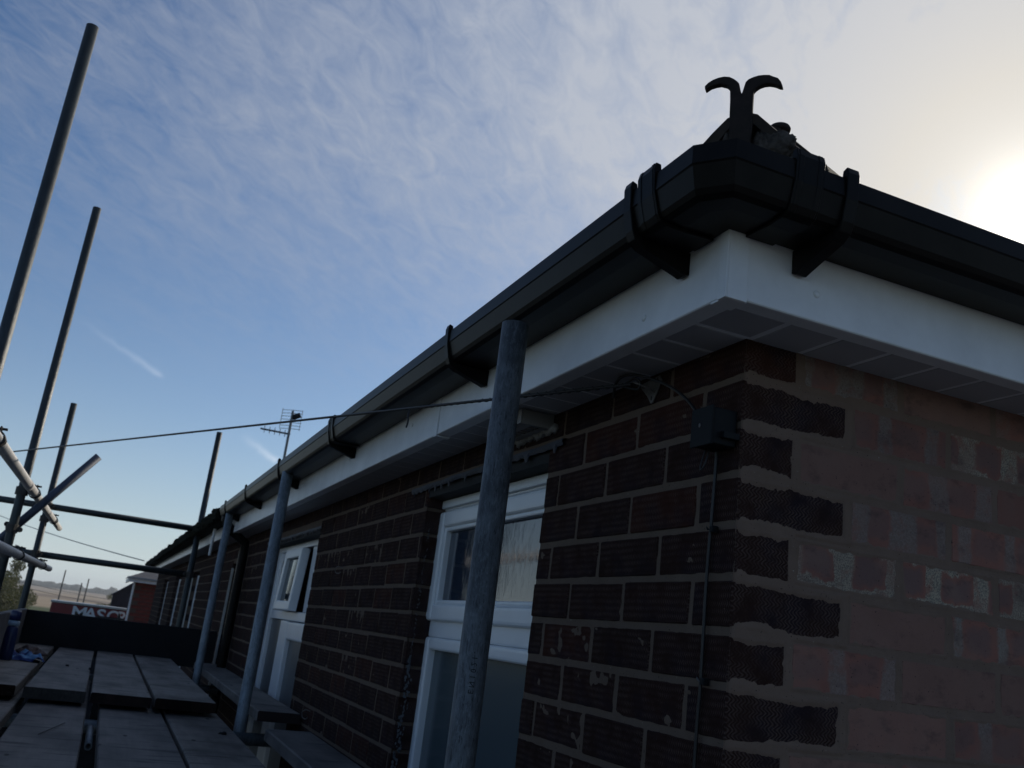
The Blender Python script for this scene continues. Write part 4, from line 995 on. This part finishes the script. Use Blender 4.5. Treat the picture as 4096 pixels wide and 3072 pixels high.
MB().box(-.48, .43, 19.39, 19.435, .372, .405).build('gutter', mat('grey gutter', (.30, .31, .32), .5), OB)
MB().add([(-.48, 19.40, .39), (.5, 19.40, .39), (.5, 21.0, .78), (.3, 21.0, .78), (-.48, 22.4, .39)], [(0, 1, 2, 3), (0, 3, 4)]).build('roof', M_SLATE, OB)
MB().tube([(-.325, 19.60, .30), (-.325, 19.60, GZ)], .020, 10).build('downpipe', M_UPVC, OB)
# dark lean-to
LT = MB(); yy = 25.2; LT.add([(-.625, yy, GZ), (-.14, yy, GZ), (-.14, yy, .40), (-.625, yy, .02), (-.625, yy + 3, GZ), (-.14, yy + 3, GZ), (-.14, yy + 3, .40), (-.625, yy + 3, .02)], [(0,1,2,3),(4,7,6,5),(0,3,7,4),(1,5,6,2),(0,4,5,1)])
lo = thing('lean_to', 'dark shed with a sloping roof left of the red outbuilding', 'shed', (-.46, yy, GZ)); LT.build('shed_wall', mat('dark stained timber', (.028, .024, .030), .8, var=.3), lo)
MB().add([(-.665, yy - .04, -.005), (-.13, yy - .04, .415), (-.13, yy + 3, .415), (-.665, yy + 3, -.005), (-.665, yy - .04, .020), (-.13, yy - .04, .440), (-.13, yy + 3, .440), (-.665, yy + 3, .020)], [(0,3,2,1),(4,5,6,7),(0,1,5,4),(1,2,6,5),(2,3,7,6),(3,0,4,7)]).build('roof_edge', M_SLATE, lo)
# red lorry trailer with white lettering
TRY = 22.7; dT = TRY - CAM.y
tx = lambda s: CAM.x + s * dT
TR = thing('red_trailer', 'red trailer side with large white letters and a silver top rail', 'trailer', (tx(-.01), TRY, GZ))
x0_, x1_ = tx(-.0450), tx(.0225); zt_ = -.0130 * dT
M_REDP = mat('red paint', (.20, .010, .012), .45, var=.12, vscale=2)
MB().box(x0_, x1_, TRY, TRY + 1.1, GZ + .35, zt_).build('trailer_body', M_REDP, TR, bevel=.02)
MB().box(x0_ - .02, x1_ + .02, TRY - .03, TRY + 1.12, zt_ + .001, zt_ + .050).build('top_rail', mat('brushed aluminium', (.50, .50, .48), .4, metal=.4), TR, bevel=.01)
for s in (-.038, .015): MB().tube([(tx(s), TRY + .2, GZ + .25), (tx(s), TRY + .38, GZ + .25)], .25, 24).build('wheel', M_DARK, TR)
for ch, sx, wx in (('M', -.0263, 1.20), ('A', -.0150, 1.15), ('S', -.0042, 1.25), ('O', .0050, 1.05), ('R', .0146, .98)):
    me = text_mesh(ch, .36, .004); bm = bmesh.new(); bm.from_mesh(me)
    for v in bm.verts: v.co = Vector((v.co.x * wx, -v.co.z, v.co.y))
    bm.to_mesh(me); bm.free(); me.name = 'letter'
    link('letter', me, M_UPVC, TR, (tx(sx), TRY - .006, -.0248 * dT))
MB().box(tx(-.0040), x1_ - .002, TRY - .034, TRY - .012, -.0205 * dT - .14, -.0205 * dT).build('dark_panel', M_DARK, TR)
for i in range(11): lump((tx(-.0030 + i * .0024), TRY - .045, -.0226 * dT), (.017, .014, .017), M_WHT, 'round_stud', TR, seed=i, sub=1, amp=.05)
# poles
M_POLE = mat('weathered timber pole', (.13, .115, .10), .85, var=.3)
for (s, st, dd, lb) in ((-.0399, .0175, 62, 'tall thin grey pole left of the others in the field'), (-.0232, .0076, 78, 'shortest of the three thin poles in the field'), (-.0180, .0123, 64, 'thin pole on the right of the three in the field')):
    x, y = far(s, dd); r_ = .0011 * dd * .62
    o = MB().tube([(x, y, GZ - .1), (x + .02, y, st * dd)], r_, 10, rr=[r_ * 1.15, r_ * .85]).build('pole', M_POLE); recentre(o); tag(o, lb, 'pole', 'thin poles standing in the field')
# fence wires between the poles
for zz, dz in ((-.003, .004), (-.0075, .006)):
    a = Vector(far(-.11, 60) + (zz * 60 + .5,)); b = Vector(far(.03, 66) + (zz * 66 - .2,))
    o = MB().tube([a, (a + b) / 2 - Vector((0, 0, .1)), b], .012, 6).build('field_wire', M_POLE); tag(o, 'thin sagging wire between the field poles, %s one' % ('upper' if dz < .005 else 'lower'), 'wire')
# faint overhead line in the sky
a = Vector((CAM.x - .1075 * 30, CAM.y + 30, .0590 * 30)); b = Vector((-.30, 17.35, .668))
o = MB().tube([a.lerp(b, i / 12) - Vector((0, 0, .05 * 4 * (i/12) * (1 - i/12))) for i in range(13)], .010, 6).build('far_wire', mat('grey sheathed line', (.30, .32, .33), .6)); tag(o, 'pale thin line slanting down to the far roof end', 'wire')
FE = thing('blocker_fence', 'added dark fence keeping sunlit ground out of the gaps between the boards', 'fence', (-3.4, 13.8, GZ))  # fence added to hide the sunlit ground behind the board gaps
R_ = random.Random(4)
fb = MB().box(-.07, .07, -.01, .01, 0, 1.25).mesh('blocker_board')
for i in range(44): link('blocker_board', fb, M_DARKW, FE, (-6.6 + i * .147, 13.8 + R_.uniform(-.006, .006), GZ + R_.uniform(0, .02)))
for zz in (.3, 1.0): MB().box(-6.7, -.2, 13.815, 13.87, GZ + zz, GZ + zz + .08).build('blocker_rail', M_DARKW, FE)
# aerial
AE = thing('tv_aerial', 'tv aerial with wire grid and boom on a thin mast above the gutter', 'aerial', (.95, 10.9, 1.7))
d = Vector((.1412, .99, 0)).normalized(); pz = Vector((0, 0, 1)); pr = Vector((.99, -.1412, 0)); base = CAM + d * 12.1; M_AL = mat('aerial aluminium', (.22, .235, .24), .5, metal=.4)
mz = lambda s: pz * (s * 12.1)
MB().tube([base + mz(.13), base + mz(.2115)], .017, 8).build('mast', M_AL, AE)
MB().tube([base + mz(.1862) + pr * .02, base + mz(.1872) - pr * .36], .012, 6).build('boom', M_AL, AE)
for k in range(5): q = base + mz(.1864 + k*.0002) - pr * (.05 + k * .065); MB().tube([q - d * .0 - pz * .045 + pr*.004, q + pz * .045], .005, 5).build('director', M_AL, AE)
gr = MB()
for k in range(7): zz = mz(.1925 + k * .0034); gr.tube([base + zz - pr * .135 + d * .10, base + zz + d * .02, base + zz + pr * .13 - d * .02], .0038, 5)
for s in (-.13, 0, .12): gr.tube([base + mz(.192) + pr * s + d * .03, base + mz(.2135) + pr * s + d * .03], .0038, 5)
gr.build('reflector_grid', M_AL, AE)
MB().tube([base + mz(.2045) + pr * .01, base + mz(.2085) + pr * .10], .035, 8).build('dipole_box', M_BLACK2, AE)
# trees and bushes
def foliage(name, c, r, n, m, leaf, seed, parent, hollow_=.55):
    R = random.Random(seed); mb = MB(); vs = []; fs = []
    cl_ = [(Vector((R.gauss(0, .45), R.gauss(0, .45), R.gauss(0, .42))), R.uniform(.22, .5)) for _ in range(26)]
    for i in range(n):
        cc_, cr = R.choice(cl_); v = Vector((R.gauss(0, 1), R.gauss(0, 1), R.gauss(0, 1))).normalized() * cr * R.random() ** .4 + cc_
        p = Vector((c[0] + v.x * r[0], c[1] + v.y * r[1], c[2] + v.z * r[2])); a_ = Vector((R.gauss(0, 1), R.gauss(0, 1), R.gauss(0, 1))).normalized() * leaf * R.uniform(.6, 1.3); b_ = a_.orthogonal().normalized() * leaf * .5
        k = len(vs); vs += [p - a_, p + b_, p + a_, p - b_]; fs.append((k, k+1, k+2, k+3))
    mb.add(vs, fs); return mb.build(name, m, parent, kind='stuff')
def m_leaf(name, a, b):
    m = bpy.data.materials.new(name); m.use_nodes = True; t = NT(m.node_tree); bs = t.n['Principled BSDF']; co = t.new('ShaderNodeTexCoord').outputs['Object']
    t.put(bs.inputs['Base Color'], t.mix(t.ramp(t.noise(co, 2.5, 4), (.35, 0.0), (.65, 1.0)), a, b)); bs.inputs['Roughness'].default_value = .7
    tr = t.new('ShaderNodeBsdfTranslucent'); t.put(tr.inputs[0], tuple(x * 1.6 for x in b)); mx = t.new('ShaderNodeMixShader'); mx.inputs[0].default_value = .3
    t.l.new(bs.outputs[0], mx.inputs[1]); t.l.new(tr.outputs[0], mx.inputs[2]); t.l.new(mx.outputs[0], t.n['Material Output'].inputs[0]); return m
M_LF = m_leaf('olive leaves', (.035, .045, .010), (.11, .11, .022)); M_LD = m_leaf('dark leaves', (.012, .020, .008), (.035, .045, .016))
def tree(name, c, h, r, n, m, leaf, seed, lab, cat='tree', grp=None):
    t = thing(name, lab, cat, (c[0], c[1], gh(c[0], c[1])), grp); g0 = gh(c[0], c[1]); top = c[2] + r[2]
    mb = MB(); mb.tube([(c[0], c[1], g0 - .1), (c[0] + .05, c[1], (g0 + c[2]) / 2), (c[0], c[1], c[2] + r[2] * .4)], .1, 8, rr=[r[0] * .09, r[0] * .06, r[0] * .02])
    R = random.Random(seed)
    for k in range(6):
        a_ = k * 1.05; z0_ = g0 + (c[2] - g0) * R.uniform(.4, .9); mb.tube([(c[0], c[1], z0_), (c[0] + math.cos(a_) * r[0] * .3, c[1] + math.sin(a_) * r[1] * .3, z0_ + r[2] * .3), (c[0] + math.cos(a_) * r[0] * .7, c[1] + math.sin(a_) * r[1] * .7, z0_ + r[2] * .5)], .03, 6, rr=[r[0]*.04, r[0]*.025, r[0]*.008])
    mb.build('trunk', M_POLE, t); foliage('crown', c, r, n, m, leaf, seed, t); return t
cx, cy = far(-.093, 45); tree('garden_tree', (cx, cy, -.55), 2.6, (1.15, 1.15, 1.05), 15000, M_LF, .045, 4, 'round olive green tree behind the tubes at the left edge')
cx, cy = far(-.082, 47); tree('garden_tree', (cx, cy, -.75), 2.6, (.95, .9, .9), 9000, M_LF, .045, 9, 'lower yellowish tree touching the round one, nearer the trailer')
cx, cy = far(-.0015, 70); tree('bush', (cx, cy, -1.05), 1.2, (.75, .6, .62), 4200, M_LF, .05, 12, 'low rounded bush above the trailer beside the dark shed', 'bush')
cx, cy = far(.0065, 72); tree('bush', (cx, cy, -1.25), 1.0, (.45, .5, .35), 1800, M_LD, .05, 13, 'small dark bush touching the dark shed', 'bush')
cx, cy = far(-.027, 74); tree('bush', (cx, cy, -1.30), 1.0, (.28, .3, .28), 900, M_LD, .05, 14, 'tiny dark bush between the first two poles', 'bush')
# dark tall conifer out to the left, seen only mirrored in the window
tree('conifer', (-4.25, 14.3, .6), 5, (.62, .62, 3.2), 9000, M_LD, .07, 17, 'tall dark conifer outside the frame, mirrored in the window', 'tree')
R = random.Random(31); hd_ = MB()
for i in range(330):
    y = R.uniform(8, 60); x = -9 - R.uniform(0, 3) - y * .12; s = R.uniform(.5, 1.1)
    vs = [(x + R.gauss(0, .5) * s, y + R.gauss(0, .5) * s, GZ + 1 + R.random() * s * 1.6) for _ in range(8)]
    hd_.add(vs, [(0, 1, 2), (3, 4, 5), (5, 6, 7), (1, 4, 7), (0, 3, 6), (2, 5, 0)])
tag(hd_.build('hedge', M_LD, kind='stuff'), 'added dark hedge out of view on the left, there for the reflections', 'hedge')  # unseen, added only to darken what the glass mirrors
# far wood on the skyline
fw_ = MB(); R = random.Random(8)
for i in range(1500):
    az = R.uniform(-.13, .06); dd = R.uniform(640, 760); x, y = far(az, dd); g0 = gh(x, y)
    dens = .5 + .5 * noise.noise(Vector((az * 60, 3, 1))) 
    if R.random() > .35 + dens * .6: continue
    hh = (2.2 + 3.6 * max(0, noise.noise(Vector((az * 90, 7, 1))) + .3)) * R.uniform(.6, 1.1); ww = R.uniform(1.5, 3.4)
    pts_ = [(x + math.cos(k * 1.05) * ww * R.uniform(.6, 1.1), y + math.sin(k * 1.05) * ww, g0 + hh * R.uniform(.3, .6)) for k in range(6)]
    fw_.add(pts_ + [(x + R.uniform(-1, 1), y, g0 + hh), (x, y, g0 - 1)], [(k, (k+1) % 6, 6) for k in range(6)] + [((k+1) % 6, k, 7) for k in range(6)])
tag(fw_.build('distant_wood', M_LD, kind='stuff'), 'blue grey line of far trees along the skyline', 'woodland')
# thin ground haze that greys the far fields and wood
hzb = MB().box(-950, 950, -950, 1000, GZ - 1.5, 9.5).build('haze', bpy.data.materials.new('haze'), kind='stuff')
hm = hzb.data.materials[0]; hm.use_nodes = True; t_ = NT(hm.node_tree); t_.n.clear()
pv = t_.new('ShaderNodeVolumePrincipled'); pv.inputs['Density'].default_value = .0008; pv.inputs['Color'].default_value = (.93, .97, 1.0, 1); pv.inputs['Anisotropy'].default_value = .2
ho = t_.new('ShaderNodeOutputMaterial'); t_.l.new(pv.outputs[0], ho.inputs['Volume'])
S.cycles.volume_bounces = 0
tag(hzb, 'thin pale haze over the far fields and skyline trees', 'haze')
